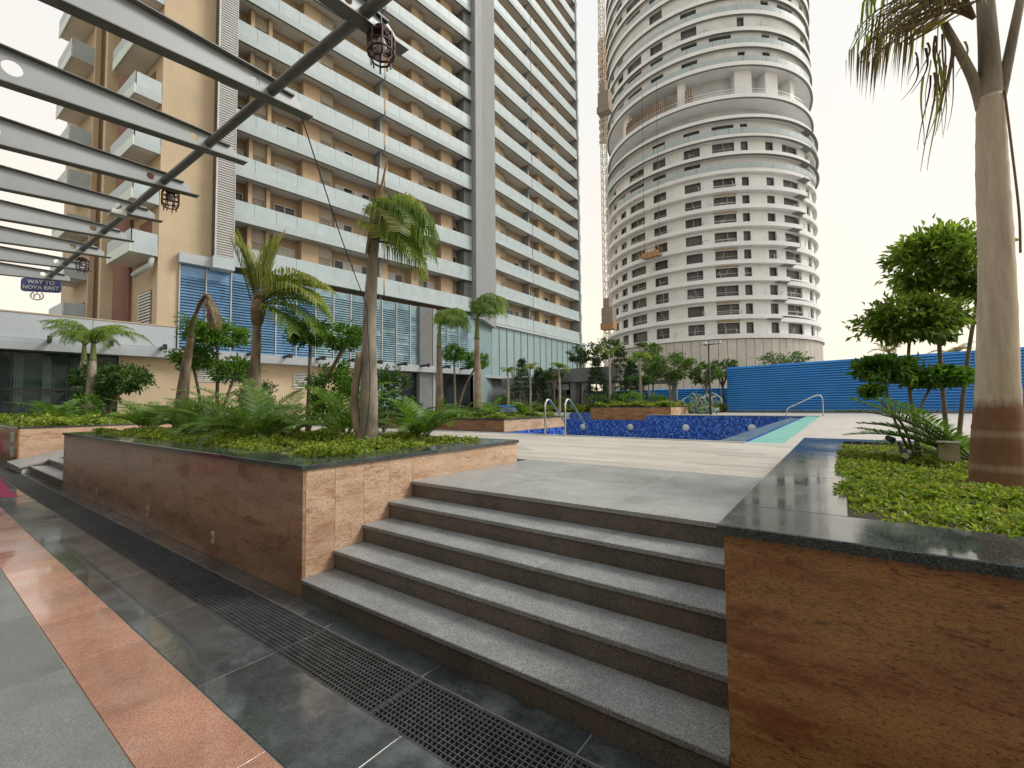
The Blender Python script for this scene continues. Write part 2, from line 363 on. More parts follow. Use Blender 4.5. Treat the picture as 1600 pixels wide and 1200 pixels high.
def ringtrunk(name, lo, hi, scar, zsplit, pitch):
    m, N, L, b = newmat(name); tc = N.new('ShaderNodeTexCoord'); sp = N.new('ShaderNodeSeparateXYZ'); L.new(tc.outputs['Object'], sp.inputs[0])
    v = coords(N, L, (1,1,.12)); f = noise(N, L, v, 26, 8, .75)
    mr = N.new('ShaderNodeMapRange'); mr.inputs['From Min'].default_value = zsplit-.03; mr.inputs['From Max'].default_value = zsplit+.03
    ad = N.new('ShaderNodeMath'); ad.operation = 'MULTIPLY_ADD'; ad.inputs[1].default_value = .08; L.new(f, ad.inputs[0]); L.new(sp.outputs[2], ad.inputs[2])
    L.new(ad.outputs[0], mr.inputs['Value'])
    col = mixc(N, L, mr.outputs[0], lo, hi)
    fm = N.new('ShaderNodeMath'); fm.operation = 'PINGPONG'; fm.inputs[1].default_value = pitch/2
    L.new(sp.outputs[2], fm.inputs[0])
    sc = ramp(N, L, fm.outputs[0], [(0,.75),(.012,.6),(.03,0)])
    inv = N.new('ShaderNodeMath'); inv.operation = 'SUBTRACT'; inv.inputs[0].default_value = 1.; L.new(mr.outputs[0], inv.inputs[1])
    ml = N.new('ShaderNodeMath'); ml.operation = 'MULTIPLY'; L.new(sc, ml.inputs[0]); L.new(inv.outputs[0], ml.inputs[1])
    col = mixc(N, L, ml.outputs[0], col, scar)
    col = mixc(N, L, 1., col, ramp(N, L, f, [(.3,.75),(.7,1.2)]), 'MULTIPLY')
    L.new(col, b.inputs['Base Color']); b.inputs['Roughness'].default_value = .8; bump(N, L, b, f, .8, .01); return m
M['bigtrunk'] = ringtrunk('ringed_palm_trunk', (.25,.12,.06), (.68,.56,.42), (.47,.33,.22), .62, .2)
# ================================================================ GROUND AND WALKWAY
struct(MB().add([(-400,-300,-1.3),(400,-300,-1.3),(400,500,-1.3),(-400,500,-1.3)], [(0,1,2,3)]).build('ground', plain('dusty_ground', (.30,.26,.21), .95, 0, .2, .05)))
walk = struct(MB().box(-46, 14, -3.4, 1.50, -.3, -.0035).build('walkway', M['grout']))
struct(MB().box(-46, 14, 1.884, 2.05, -.3, -.0035).build('walkway_edge', M['grout']))
struct(MB().add([(-46,1.5,-.28),(14,1.5,-.28),(14,1.884,-.28),(-46,1.884,-.28)], [(0,1,2,3)]).build('drain_channel', M['trench']))
tile_cache = {}
def tile(name, m, x0, x1, y0, y1, parent, top=0.0, th=.011, rise=0.0):
    key = (name, m.name, round(x1-x0,3), round(y1-y0,3))
    if key not in tile_cache:
        tile_cache[key] = MB().bbox(-(x1-x0)/2, (x1-x0)/2, -(y1-y0)/2, (y1-y0)/2, -th, 0, .002).mesh(name)
    return link(name, tile_cache[key], m, parent, ((x0+x1)/2, (y0+y1)/2, top + rise))
g = .0035
for k in range(-32, 12):                                   # dark slate row beside the drain
    x0 = -3.02 + 1.25*k
    if x0 > -26 and x0 < 3: tile('slate_tile', M['slate'], x0+g, x0+1.25-g, 1.072, 1.497, walk, rise=random.uniform(0,.0012))
for k in range(-36, 9):                                    # orange granite row
    x0 = -3.08 + .87*k
    if x0 > -26 and x0 < 3: tile('orange_tile', M['terra'], x0+g, x0+.87-g, .682, 1.064, walk, rise=random.uniform(0,.0012))
for j in range(3):                                         # light grey field
    for k in range(-20, 4):
        x0 = -2.7 + 1.22*k
        tile('grey_tile', M['lightgrey'], x0+g, x0+1.22-g, .676-.61*(j+1)+g, .676-.61*j-g*1.5, walk, rise=random.uniform(0,.001))
struct(MB().box(-46, 14, -3.4, -1.16, -.0030, -.001).build('walkway_back_strip', M['lightgrey']))
edge = bpy.data.objects['walkway_edge']
for k in range(-20, 8):
    x0 = -2.05 + 1.02*k; tile('edge_tile', M['slate'], x0+g, x0+1.02-g, 1.888, 2.046, edge)
# drain grates: one welded section per metre
gm = MB()
for i in range(13):
    y = .012 + i*.0295; gm.box(.003, .997, y-.0022, y+.0022, -.035, -.003)
for i in range(33):
    x = .016 + i*.0302; gm.box(x-.002, x+.002, .009, .369, -.03, -.005)
gm.box(0,.004,0,.378,-.036,-.0035); gm.box(.996,1.,0,.378,-.036,-.0035); gm.box(.004,.996,0,.005,-.036,-.002); gm.box(.004,.996,.373,.378,-.036,-.002)
gme = gm.mesh('drain_grate')
ORD = ['first','second','third','fourth','fifth','sixth','seventh','eighth','ninth','tenth','eleventh','twelfth','thirteenth','fourteenth','fifteenth','sixteenth','seventeenth','eighteenth','nineteenth','twentieth','twenty-first','twenty-second']
for k in range(2, 24):
    o = link('drain_grate', gme, M['steel_dark'], None, (-.93 - 1.003*k + 1.9, 1.503, random.uniform(-.002,.001)))
    tag(o, 'dark metal drain grate section, %s along the walkway counted from the bottom frame edge' % ORD[k-2], 'drain grate', 'drain grate sections along the walkway')

# ================================================================ PLANTERS
def planter(name, label, x0, x1, y0, y1, z1, fj, sj, cw=.4, front=True, side=+1, z0=0.0, group=None, zs=None, fm=None):
    t = thing(name, label, 'planter', ((x0+x1)/2, y0, z0), group)
    MB().box(x0+.03, x1-.03, y0+.03, y1-.03, z0, z1-.06).build('core', M['grout'], t)
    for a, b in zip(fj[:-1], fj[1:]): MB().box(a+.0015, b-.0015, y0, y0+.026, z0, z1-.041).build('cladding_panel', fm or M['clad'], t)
    sx = (x1-.026, x1) if side > 0 else (x0, x0+.026)
    for a, b in zip(sj[:-1], sj[1:]):
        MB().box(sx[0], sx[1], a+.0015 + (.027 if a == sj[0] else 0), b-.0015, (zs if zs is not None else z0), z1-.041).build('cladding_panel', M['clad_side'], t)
    ov = .022                                              # coping slabs with a small overhang
    n = max(1, round((x1-x0)/1.3)); L_ = (x1-x0+2*ov)/n
    for i in range(n):
        a = x0-ov+i*L_; MB().bbox(a+.001, a+L_-.001, y0-ov, y0+cw, z1-.04, z1, .004).build('coping_slab', M['coping'], t)
        MB().bbox(a+.001, a+L_-.001, y1-cw, y1+ov, z1-.04, z1, .004).build('coping_slab', M['coping'], t)
    n = max(1, round((y1-y0-2*cw)/1.2)); L_ = (y1-y0-2*cw)/n
    for i in range(n):
        a = y0+cw+i*L_
        MB().bbox(x1-cw, x1+ov, a+.001, a+L_-.001, z1-.04, z1, .004).build('coping_slab', M['coping'], t)
        MB().bbox(x0-ov, x0+cw, a+.001, a+L_-.001, z1-.04, z1, .004).build('coping_slab', M['coping'], t)
    MB().box(x0+cw-.01, x1-cw+.01, y0+cw-.01, y1-cw+.01, z1-.1, z1-.03).build('soil_bed', M['soil'], t)
    return t
PX0, PX1, PY0, PY1, PZ = -12.72, -3.68, 2.05, 5.15, 1.10
pl_left = planter('granite_planter', 'long brown granite planter with dark polished coping left of the broad steps',
    PX0, PX1, PY0, PY1, PZ, [PX0,-11.4,-10.05,-8.75,-7.45,-6.15,-4.9,PX1], [PY0,2.35,2.65,2.95,3.25,4.2,PY1], fm=M['clad_long'])
RX0, RX1 = -.41, 6.2
pl_right = planter('granite_planter', 'brown granite planter with wide dark coping at the lower right corner',
    RX0, RX1, 2.03, 7.45, PZ, [RX0, 1.9, 4.2, RX1], [2.03,3.3,4.6,6.0,7.45], .42, True, -1)
for px, lab in ((-5.45, 'white socket cover low on the planter front, the largest of three'),
                (-7.55, 'white socket cover low on the planter front, middle one of three'),
                (-10.1, 'white socket cover low on the planter front, smallest and farthest of three')):
    t = thing('socket_cover', lab, 'socket cover', (px, PY0, .2), 'socket covers on the planter front')
    MB().bbox(px-.03, px+.03, PY0-.012, PY0-.001, .15, .27, .004).build('plate', M['plastic_white'], t)
    MB().box(px-.015, px+.015, PY0-.016, PY0-.0125, .19, .235).build('flap', M['lightgrey'], t)

# ================================================================ BROAD STEPS
SX0, SX1 = PX1+.002, RX0-.002
steps = thing('granite_steps', 'broad grey granite steps with dark risers between the two planters', 'steps', ((SX0+SX1)/2, 2.05, 0))
yn = [2.045, 2.345, 2.645, 2.945, 3.245]
for i, y in enumerate(yn):
    zt = .16*(i+1); zb = .16*i
    cut = [SX0, SX0+(1.55 if i == 0 else 1.2+.37*i), SX1]
    for a, b in zip(cut[:-1], cut[1:]):
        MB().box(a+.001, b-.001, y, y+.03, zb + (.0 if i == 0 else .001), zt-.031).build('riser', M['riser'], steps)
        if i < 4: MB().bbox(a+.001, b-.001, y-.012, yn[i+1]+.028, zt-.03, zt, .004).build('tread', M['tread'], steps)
    if i < 4: MB().box(SX0, SX1, y+.031, yn[i+1]+.03, zb-.05 if i else 0, zt-.032).build('step_core', M['grout'], steps)
land = struct(MB().box(SX0, SX1, 3.28, 5.42, 0, .765).build('landing', M['grout']))
for a, b in zip([SX0, -2.6, -1.5], [-2.6, -1.5, SX1]):
    for c, d in ((3.233, 4.3), (4.3, 5.42)):
        MB().bbox(a+.0006, b-.0006, c+.0006, d-.0006, .768, .80, .001).build('landing_slab', M['landing'], land)

# ================================================================ FAR STEPS, RAMP AND FAR PLANTER AT THE LEFT
st2 = thing('granite_steps', 'short flight of pale steps at the far end of the long planter', 'steps', (-14.3, 2.05, 0))
for i, y in enumerate(yn):
    MB().box(-16.3, PX0-.002, y, y+.03, .16*i, .16*(i+1)-.031).build('riser', M['riser'], st2)
    MB().bbox(-16.3, PX0-.002, y-.012, (yn[i+1]+.028 if i < 4 else 5.4), .16*(i+1)-.03, .16*(i+1), .004).build('tread', M['landing'], st2)
    MB().box(-16.3, PX0-.002, y+.031, (yn[i+1]+.03 if i < 4 else 5.4), 0, .16*(i+1)-.032).build('step_core', M['grout'], st2)
rw = thing('ramp_wall', 'sloping pale granite ramp wall beside the far steps', 'ramp wall', (-17.3, 2.1, 0))
MB().add([(-18.3,1.9,0),(-16.31,1.9,0),(-16.31,4.9,0),(-18.3,4.9,0),(-18.3,1.9,.12),(-16.31,1.9,.12),(-16.31,4.9,.82),(-18.3,4.9,.82)],
         [(0,3,2,1),(4,5,6,7),(0,1,5,4),(1,2,6,5),(2,3,7,6),(3,0,4,7)]).build('body', M['concrete'], rw)
MB().add([(-18.35,1.85,.121),(-16.26,1.85,.121),(-16.26,4.95,.835),(-18.35,4.95,.835),(-18.35,1.85,.16),(-16.26,1.85,.16),(-16.26,4.95,.875),(-18.35,4.95,.875)],
         [(0,3,2,1),(4,5,6,7),(0,1,5,4),(1,2,6,5),(2,3,7,6),(3,0,4,7)]).build('top_slab', M['landing'], rw)
pl_far = planter('granite_planter', 'far granite planter at the left edge below the palms and glass front',
    -33.0, -18.42, 2.05, 8.6, 1.08, [-33,-28,-24,-20,-18.42], [2.05,3.4,4.8,6.2,7.4,8.6], .45)
for z, lab in ((.78, 'upper'), (.36, 'lower')):
    o = MB().bbox(-19.4, -18.9, 2.015, 2.048, z-.13, z+.13, .004).build('step_light', M['plastic_white'], None, loc=(-19.1, 2.03, z))
    tag(o, 'pale square light panel on the far planter end, %s one' % lab, 'wall light')

# ================================================================ POOL DECK
dk = struct(MB().box(-33, 12, 5.42, 9.92, .3, .7965).box(-33, -19.6, 9.92, 36, .3, .7965).box(-.92, 26, 9.92, 62, .3, .7965)
    .box(-10.3, -.92, 29.3, 62, .3, .7965).box(-33, -10.3, 36, 75, .3, .7965).box(12, 26, 5.42, 9.92, .3, .7965).build('pool_deck', M['deck']))
struct(MB().box(-33, PX0-.3, 5.2, 5.42, 0, .787).build('deck_edge', M['landing']))
pw, pd = 1.2, .2
pme = MB().bbox(-pw/2+.002, pw/2-.002, -pd/2+.002, pd/2-.002, -.0115, 0, .0015).mesh('plank')
cnt = 0
for j in range(23):
    y = 5.525 + j*pd
    for k in range(-8, 1):
        x = -.45 - .6 + k*pw + ((j*5) % 6)*.2 - .5
        if x + pw/2 > RX0-.03 and y < 7.6: continue
        if x < -10.2 or x > .4: continue
        link('plank', pme, M['plank'], dk, (x, y, .80 + random.uniform(-.0008,.0008))); cnt += 1
# ================================================================ POOL
pb = MB()
pb.box(-19.6, -1.55, 9.92, 10.0, -1.0, .78)             # near wall
pb.box(-10.3, -.95, 29.0, 29.3, -1.0, .772)             # far wall, right half
pb.box(-19.6, -10.3, 29.0, 29.3, -1.0, .46)             # far wall, lower shelf half
pb.box(-19.6, -19.3, 10.0, 29.0, -1.0, .772)            # left wall
pb.box(-1.75, -1.55, 10.0, 29.0, -1.0, .735)            # right wall
pb.box(-19.6, -.92, 9.95, 29.2, -1.1, -1.0)             # floor
pb.box(-19.6, -10.3, 35.6, 36.0, .1, .76)               # back wall of the shallow pool
struct(pb.build('pool', M['mosaic']))
struct(MB().add([(-19.3,10,-.62),(-1.75,10,-.62),(-1.75,29,-.62),(-19.3,29,-.62)], [(0,1,2,3)]).build('pool_water', M['water']))
struct(MB().add([(-19.6,29.3,.42),(-10.3,29.3,.42),(-10.3,35.6,.42),(-19.6,35.6,.42)], [(0,1,2,3)]).build('shallow_pool_water', M['water']))
struct(MB().box(-2.35, -1.752, 10.001, 28.99, .3, .70).build('pool_ledge', M['ledge']))
struct(MB().box(-1.549, -.921, 9.921, 29.0, .3, .792).build('overflow_channel', M['tealtile']))
struct(MB().bbox(-19.6, -1.552, 9.80, 10.03, .795, .812, .004).build('pool_coping', M['landing']))
struct(MB().bbox(-10.3, -.95, 28.97, 29.5, .79, .83, .004).build('far_pool_coping', M['landing']))
for i, (x, z) in enumerate(((-18.2,-.06), (-14.9,-.06), (-11.4,.0), (-7.82,.05), (-4.17,.12))):
    t = thing('pool_light', 'round white pool light on the blue mosaic wall, number %s from the left' % ['one','two','three','four','five'][i], 'pool light', (x, 28.99, z), 'pool lights')
    L_ = MB(); n = 20; prof = [(.21,0),(.21,-.03),(.17,-.05),(.10,-.07),(.0,-.078)]
    vs = []; fs = []
    for r, d in prof:
        for j in range(n): a = 2*math.pi*j/n; vs.append((x+r*math.cos(a), 28.99+d, z+r*math.sin(a)))
    for q in range(4):
        for j in range(n): fs.append((q*n+j, q*n+(j+1)%n, (q+1)*n+(j+1)%n, (q+1)*n+j))
    L_.add(vs[:2*n], fs[:n]).build('rim', M['stainless'], t); MB().add(vs[n:], [tuple(i_-n for i_ in f) for f in fs[n:]]).build('lens', M['plastic_white'], t, True)
def smooth_path(pts, n=6):
    pts = [Vector(p) for p in pts]; out_ = []
    for i in range(len(pts)-1):
        p0, p1, p2, p3 = pts[max(i-1,0)], pts[i], pts[i+1], pts[min(i+2,len(pts)-1)]
        for k in range(n):
            t = k/n; out_.append(.5*((2*p1)+(p2-p0)*t+(2*p0-5*p1+4*p2-p3)*t*t+(3*p1-p0-3*p2+p3)*t**3))
    return out_ + [pts[-1]]
t = thing('pool_ladder', 'stainless pool ladder with two arched handrails on the near pool edge', 'pool ladder', (-5.8, 9.85, .8))
for x in (-6.10, -5.52):
    pts = smooth_path([(x,9.78,.80),(x,9.78,1.2),(x,9.79,1.52),(x,9.87,1.68),(x,9.99,1.70),(x,10.12,1.62),(x,10.4,1.40),(x,10.75,1.13),(x,10.88,1.02),(x,10.93,.85),(x,10.93,.4),(x,10.93,-.5)])
    MB().tube(pts, .024, 12).build('handrail', M['stainless'], t, True)
    MB().lathe((x,9.78,.80), [(.06,.001),(.06,.012),(.03,.03)], 16).build('foot_flange', M['stainless'], t)
for z in (.25, -.05, -.35): MB().box(-6.08, -5.54, 10.89, 10.97, z, z+.03).build('rung', M['stainless'], t)
t = thing('grab_rail', 'single bent grab rail at the far right corner of the pool', 'grab rail', (-1.6, 28.9, .8))
MB().tube(smooth_path([(-.80,29.45,.83),(-.80,29.45,1.5),(-.83,29.45,1.82),(-.98,29.45,1.93),(-1.2,29.45,1.88),(-2.0,29.45,1.45),(-2.35,29.45,1.27),(-2.46,29.45,1.15),(-2.48,29.45,.83)]), .032, 12).build('handrail', M['stainless'], t, True)
for x in (-.8,-2.48): MB().lathe((x,29.45,.828), [(.09,.001),(.09,.015),(.04,.03)], 16).build('foot_flange', M['stainless'], t)
# low planters standing round the pool
pl_mid = planter('granite_planter', 'low granite planter with palms standing at the near left end of the pool',
    -16.2, -8.8, 11.6, 15.6, 1.13, [-16.2,-14.5,-12.8,-10.8,-8.8], [11.6,12.9,14.2,15.6], .3, z0=.70)
MB().box(-16.19, -8.81, 11.61, 15.59, -1.0, .69).build('plinth', M['mosaic'], pl_mid)
pl_back = planter('granite_planter', 'low brown planter on the far pool edge below the garden trees',
    -14.6, -8.9, 29.6, 33.6, 1.35, [-14.6,-12.0,-10.3,-8.9], [29.6,31.4,33.6], .25, z0=.46)
# ================================================================ BUILDING BEHIND THE WALKWAY (carries the pergola)
bb = thing('arcade_building', 'low beige building behind the walkway that carries the pergola beams', 'building', (-12, -3.4, 0))
MB().box(-46, 14, -14, -3.6, 0, 8.0).build('wall', M['beige2'], bb)
for k in range(10):
    x = -43 + 6*k
    MB().box(x, x+.6, -3.598, -3.4, 0, 7.9).build('pilaster', M['arcade'], bb)
    MB().box(x+1.2, x+5.2, -3.597, -3.55, .1, 3.2).build('shopfront', M['pane'], bb)

# ================================================================ PERGOLA
perg = thing('pergola', 'grey steel pergola of tapered beams with round web holes above the walkway', 'pergola', (-8, -3.4, 0))
BZT = 4.12
def zbot(y): return 3.995 - .0766*max(0., 1.80-y)
def hring(mb, x0, x1, yc, zc, r, y0, y1):
    n = 24; loop = []
    for j in range(n):
        a = 2*math.pi*(j+.5)/n; c, s_ = math.cos(a), math.sin(a)
        zt, ztb = BZT, zbot(yc)
        # point of the surrounding panel in direction a
        k = 1e9
        if c > 1e-6: k = min(k, (y1-yc)/c)
        if c < -1e-6: k = min(k, (y0-yc)/c)
        if s_ > 1e-6: k = min(k, (zt-zc)/s_)
        if s_ < -1e-6: k = min(k, (ztb-zc)/s_)
        loop.append((yc+c*k, zc+s_*k))
    vs = []
    for x in (x0, x1):
        for j in range(n):
            a = 2*math.pi*(j+.5)/n; vs.append((x, yc+r*math.cos(a), zc+r*math.sin(a)))
        for q in loop:
            zz = q[1]
            if q[1] < zc-.02 : zz = max(zbot(q[0]), q[1]-.05) if abs(q[1]-zbot(yc)) < 1e-6 else q[1]
            vs.append((x, q[0], zz))
    fs = []
    for j in range(n):
        k2 = (j+1) % n
        fs.append((j, k2, n+k2, n+j)); fs.append((2*n+j, 3*n+j, 3*n+k2, 2*n+k2)); fs.append((j, 2*n+j, 2*n+k2, k2))
    mb.add(vs, fs)
    # corners of the panel left open by the radial projection
    for yq in (y0, y1):
        for up_ in (0, 1):
            cz = BZT if up_ else zbot(yq)
            dirs = sorted(loop, key=lambda q: (q[0]-yq)**2 + (q[1]-(BZT if up_ else zbot(yc)))**2)[:2]
            a_, b_ = dirs
            for x in (x0, x1): mb.add([(x,a_[0],a_[1]),(x,b_[0],b_[1]),(x,yq,cz)], [(0,1,2)])
def web(x):
    m_ = MB(); xs = (x-.004, x+.004); yend = 1.97
    holes = [(1.53,.036),(.42,.055),(-.75,.075),(-1.95,.095)]
    cuts = []
    for yc, r in holes: cuts.append((yc-r*1.5, yc+r*1.5, yc, r))
    y = -3.4
    for a, b, yc, r in sorted(cuts):
        m_.add([(q,y_,z_) for q in xs for y_, z_ in ((y,zbot(y)),(a,zbot(a)),(a,BZT),(y,BZT))], [(0,1,2,3),(7,6,5,4),(0,4,5,1),(3,2,6,7)])
        hring(m_, xs[0], xs[1], yc, (BZT+zbot(yc))/2+.002, r, a, b); y = b
    m_.add([(q,y_,z_) for q in xs for y_, z_ in ((y,zbot(y)),(1.80,zbot(1.80)),(yend-.08,zbot(1.8)),(yend-.08,4.06),(1.80,BZT),(y,BZT))],
           [(0,1,4,5),(1,2,3,4),(11,10,7,6),(10,9,8,7),(2,8,9,3)])
    return m_
def flanges(x):
    m_ = MB(); wd = .05
    m_.box(x-wd, x+wd, -3.4, 1.72, BZT+.0005, BZT+.008)
    m_.add([(x-wd,-3.4,zbot(-3.4)-.008),(x+wd,-3.4,zbot(-3.4)-.008),(x+wd,1.97,zbot(1.97)-.008),(x-wd,1.97,zbot(1.97)-.008),
            (x-wd,-3.4,zbot(-3.4)-.0005),(x+wd,-3.4,zbot(-3.4)-.0005),(x+wd,1.97,zbot(1.97)-.0005),(x-wd,1.97,zbot(1.97)-.0005)],
           [(0,3,2,1),(4,5,6,7),(0,1,5,4),(1,2,6,5),(2,3,7,6),(3,0,4,7)])
    return m_
bw = web(0).mesh('beam'); bf = flanges(0).mesh('flange'); stub = MB().box(-.03,.03,1.70,1.82,4.085,4.10).mesh('bracket')
for k in range(-3, 9):
    x = -2.32 - 1.172*k
    loc = (x - WL[perg.name][0], 3.4, 0)
    b_ = link('beam', bw, M['beam'], perg, loc)
    f_ = link('flange', bf, M['pipe'], b_); link('bracket', stub, M['black'], perg, loc)
MB().tube([(3, 1.665, 4.045), (-12.0, 1.64, 4.045)], .037, 16).build('ridge_pipe', M['pipe'], perg, True)
def lantern(x, y, ztop, lab, sc=1.0):
    t = thing('lantern', lab, 'lantern', (x, y, ztop), 'cage lanterns hanging from the pergola')
    z = ztop; r = .082*sc; hgt = .20*sc
    m_ = MB(); n = 8
    ring = lambda rr, zz: [(x+rr*math.cos(2*math.pi*j/n+.2), y+rr*math.sin(2*math.pi*j/n+.2), zz) for j in range(n)]
    lv = [(.045*sc, z), (r, z-.045*sc), (r, z-.10*sc), (r, z-.15*sc), (r*.93, z-hgt+.015), (r*.72, z-hgt)]
    rings = [ring(a, b) for a, b in lv]
    for i in range(len(rings)):
        for j in range(n):
            if i in (1,2,3,5) : m_.bar(rings[i][j], rings[i][(j+1)%n], .009*sc)
            if i < len(rings)-1: m_.bar(rings[i][j], rings[i+1][j], .009*sc)
    for j in range(n):
        if j % 2: m_.bar(rings[1][j], rings[2][(j+1)%n], .007*sc)
        p = rings[-1][j]; m_.bar(p, (p[0], p[1], p[2]-.03*sc*(1+.5*(j%2))), .008*sc)
    m_.build('cage', M['lantern'], t)
    MB().lathe((x,y,z), [(.0,.012),(.05*sc,.004),(.05*sc,-.03*sc),(.035*sc,-.05*sc),(.0,-.05*sc)], 12).build('cap', M['lantern'], t)
    MB().lathe((x,y,z-.05*sc), [(.018*sc,0),(.034*sc,-.04*sc),(.036*sc,-.06*sc),(.02*sc,-.085*sc),(.0,-.09*sc)], 12).build('bulb', M['bulb'], t, True)
    MB().bar((x,y,z), (x,y,4.07), .006).build('cord', M['black'], t)
lantern(-2.28, 1.75, 4.0-.02, 'dark red cage lantern with a bulb, largest and nearest under the pergola pipe')
lantern(-5.98, 1.75, 4.03, 'dark cage lantern hanging from the pergola in front of the beige wall')
lantern(-9.85, 1.73, 4.02, 'pale lit cage lantern hanging above the mint balcony at far left')
# hanging blue sign
sg = thing('hanging_sign', 'blue hanging sign with white lettering under the far end of the pergola', 'sign', (-12.1, 1.57, 3.77))
ang = math.atan2(.62, .46); c_, s_ = math.cos(ang), math.sin(ang)
def sgp(u, v, d): return (-12.1 + c_*u + s_*d, 1.57 + s_*u - c_*d, 3.91 + v)
rr = .05; hw, hh = .30, .125; outl = []
for cx, cz, a0 in ((hw-rr,hh-rr,0),(-hw+rr,hh-rr,90),(-hw+rr,-hh+rr,180),(hw-rr,-hh+rr,270)):
    for q in range(6): a = R(a0+18*q); outl.append((cx+rr*math.cos(a), cz+rr*math.sin(a)))
n = len(outl)
MB().add([sgp(u,v,.012) for u,v in outl] + [sgp(u,v,-.012) for u,v in outl], [tuple(range(n)), tuple(range(2*n-1,n-1,-1))] + [(i,n+i,n+(i+1)%n,(i+1)%n) for i in range(n)]).build('board', M['signblue'], sg)
def lettering(txt, size, u, v):
    cu = bpy.data.curves.new('lettering', 'FONT'); cu.body = txt; cu.size = size; cu.align_x = 'CENTER'; cu.extrude = .002; cu.space_character = 1.08; cu.offset = .003
    to = bpy.data.objects.new('tmp', cu); COL.objects.link(to); bpy.context.view_layer.update()
    me = bpy.data.meshes.new_from_object(to.evaluated_get(bpy.context.evaluated_depsgraph_get()))
    bpy.data.objects.remove(to); w0 = WL[sg.name]
    for q in me.vertices:
        p = sgp(u + q.co.x, v + q.co.y, .0155 + q.co.z); q.co = (p[0]-w0[0], p[1]-w0[1], p[2]-w0[2])
    me.name = 'lettering'; link('lettering', me, M['white'], sg)
lettering('WAY TO', .095, 0, .025); lettering('NOVA EAST', .095, 0, -.075)
for u in (-.2,.2): MB().bar(sgp(u,.12,0), sgp(u,.21,0), .012).build('hanger', M['black'], sg)
t = thing('emblem_pendant', 'small brown open ring emblem hanging below the blue sign', 'emblem', (-12.15, 1.52, 3.60))
MB().tube([sgp(-.06+.095*math.cos(R(a)), -.20+.075*math.sin(R(a)), 0) for a in range(-235, 56, 15)], .012, 8).build('ring', M['hoist'], t)
MB().tube([sgp(-.06+.045*math.cos(R(a)), -.21+.045*math.sin(R(a)), 0) for a in range(-40, 221, 20)], .011, 8).build('inner_ring', M['hoist'], t)
MB().bar(sgp(-.06,-.127,0), sgp(-.06,-.165,0), .014).build('hook', M['hoist'], t)
# small white floodlight on the pergola
t = thing('floodlight', 'small white floodlight clamped under a pergola beam', 'floodlight', (-6.93, 1.50, 3.93))
MB().bbox(-7.0,-6.86,1.44,1.58,3.90,3.955,.008).build('housing', M['plastic_white'], t); MB().bar((-6.93,1.51,3.956),(-6.96,1.51,3.99),.02).build('bracket', M['black'], t)
# ================================================================ APARTMENT TOWER (left)
FH = 3.2; Z0 = 11.1; NF = 19
F1 = frame((-33.0, 13.0), 7.0); F2 = frame((-32.3, 40.0), 0.0)
tower = thing('apartment_tower', 'tall beige apartment tower with long white balcony bands and a blue louvre base', 'tower', (-36, 30, .8))
# body volumes
def poly_from(fr, pts): return [fr(a, b, 0)[:2] for a, b in pts]
ZT = Z0 + NF*FH
b_ = MB()
b_.prism(poly_from(F1, [(-3.75,-.02),(-1.7,-.02),(-1.7,-1.62),(22.4,-1.62),(22.4,-18),(-3.75,-18)]), 10.0, ZT)
b_.build('wall', M['beige'], tower)
MB().lbox(F2, -1.5, 24.0, -1.62, -18, 10.0, ZT).build('wall', M['beige'], tower)
MB().lbox(F1, -3.76, 22, -1.0, -17, .8, 10.0).build('base_core', M['concdark'], tower)
MB().lbox(F2, -6, 25, -.9, -17, .8, 10.0).build('base_core', M['concdark'], tower)
# beige end wall skin, faces the walkway
MB().lbox(F1, -3.78, -.97, -.02, .02, 6.6, ZT).build('corner_wall', M['beige2'], tower)
def band(fr, s0, s1, z, lastgap=True, glass=True):
    m_ = MB().lbox(fr, s0, s1, -.09, 0, z, z+.50).lbox(fr, s0, s1, -1.61, -.091, z+.14, z+.42)
    o = m_.build('balcony_slab', M['band'], tower)
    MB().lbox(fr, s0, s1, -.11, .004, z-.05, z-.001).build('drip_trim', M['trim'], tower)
    MB().lbox(fr, s0+.05, s1-.05, -1.60, -.115, z+.125, z+.139).build('soffit', M['soffit'], tower)
    g_ = MB(); n_ = max(1, round((s1-s0)/1.45)); w_ = (s1-s0)/n_
    for i in range(n_): g_.lbox(fr, s0+i*w_+.012, s0+(i+1)*w_-.012, -.05, -.035, z+.50, z+1.46)
    if glass: g_.build('glass_balustrade', M['balglass'], tower)
door_cache = {}
def door(fr, s0, s1, z, kind):
    f_ = MB(); n = -1.58
    zb, zt = z+.45, z+2.62; mid = (s0+s1)/2
    for a in (s0, mid-.03, s1-.06): f_.lbox(fr, a, a+.06, n, n+.05, zb, zt)
    f_.lbox(fr, s0, s1, n, n+.051, zt-.06, zt); f_.lbox(fr, s0, s1, n, n+.051, zb, zb+.06)
    d = f_.build('balcony_door', M['white'], tower)
    MB().lbox(fr, s0+.06, mid-.03, n, n+.02, zb+.06, zt-.06).build('pane', M['curtain'] if kind in (1,3) else M['pane'], d)
    MB().lbox(fr, mid+.03, s1-.06, n, n+.02, zb+.06, zt-.06).build('pane', M['curtain'] if kind in (2,3) else M['pane'], d)
def ac(fr, s0, s1, z, m=None):
    f_ = MB().lbox(fr, s0, s1, -1.6, -.95, z+.42, z+FH+.13)
    o = f_.build('service_niche', M['acgrey'], tower); l_ = MB()
    for q in range(9): l_.lbox(fr, s0+.1, s1-.08, -.949, -.925, z+1.0+q*.15, z+1.07+q*.15)
    l_.build('louvre', M['louvdark'], o)
def pil(fr, s0, s1, nn=-.85):
    MB().lbox(fr, s0, s1, -1.615, nn, 11.3, ZT-.1).build('pilaster', M['beige'], tower)
def fin(fr, s0, s1, n0, n1, m, name='partition_fin', z0=10.6):
    MB().lbox(fr, s0, s1, n0, n1, z0, ZT).build(name, m, tower)
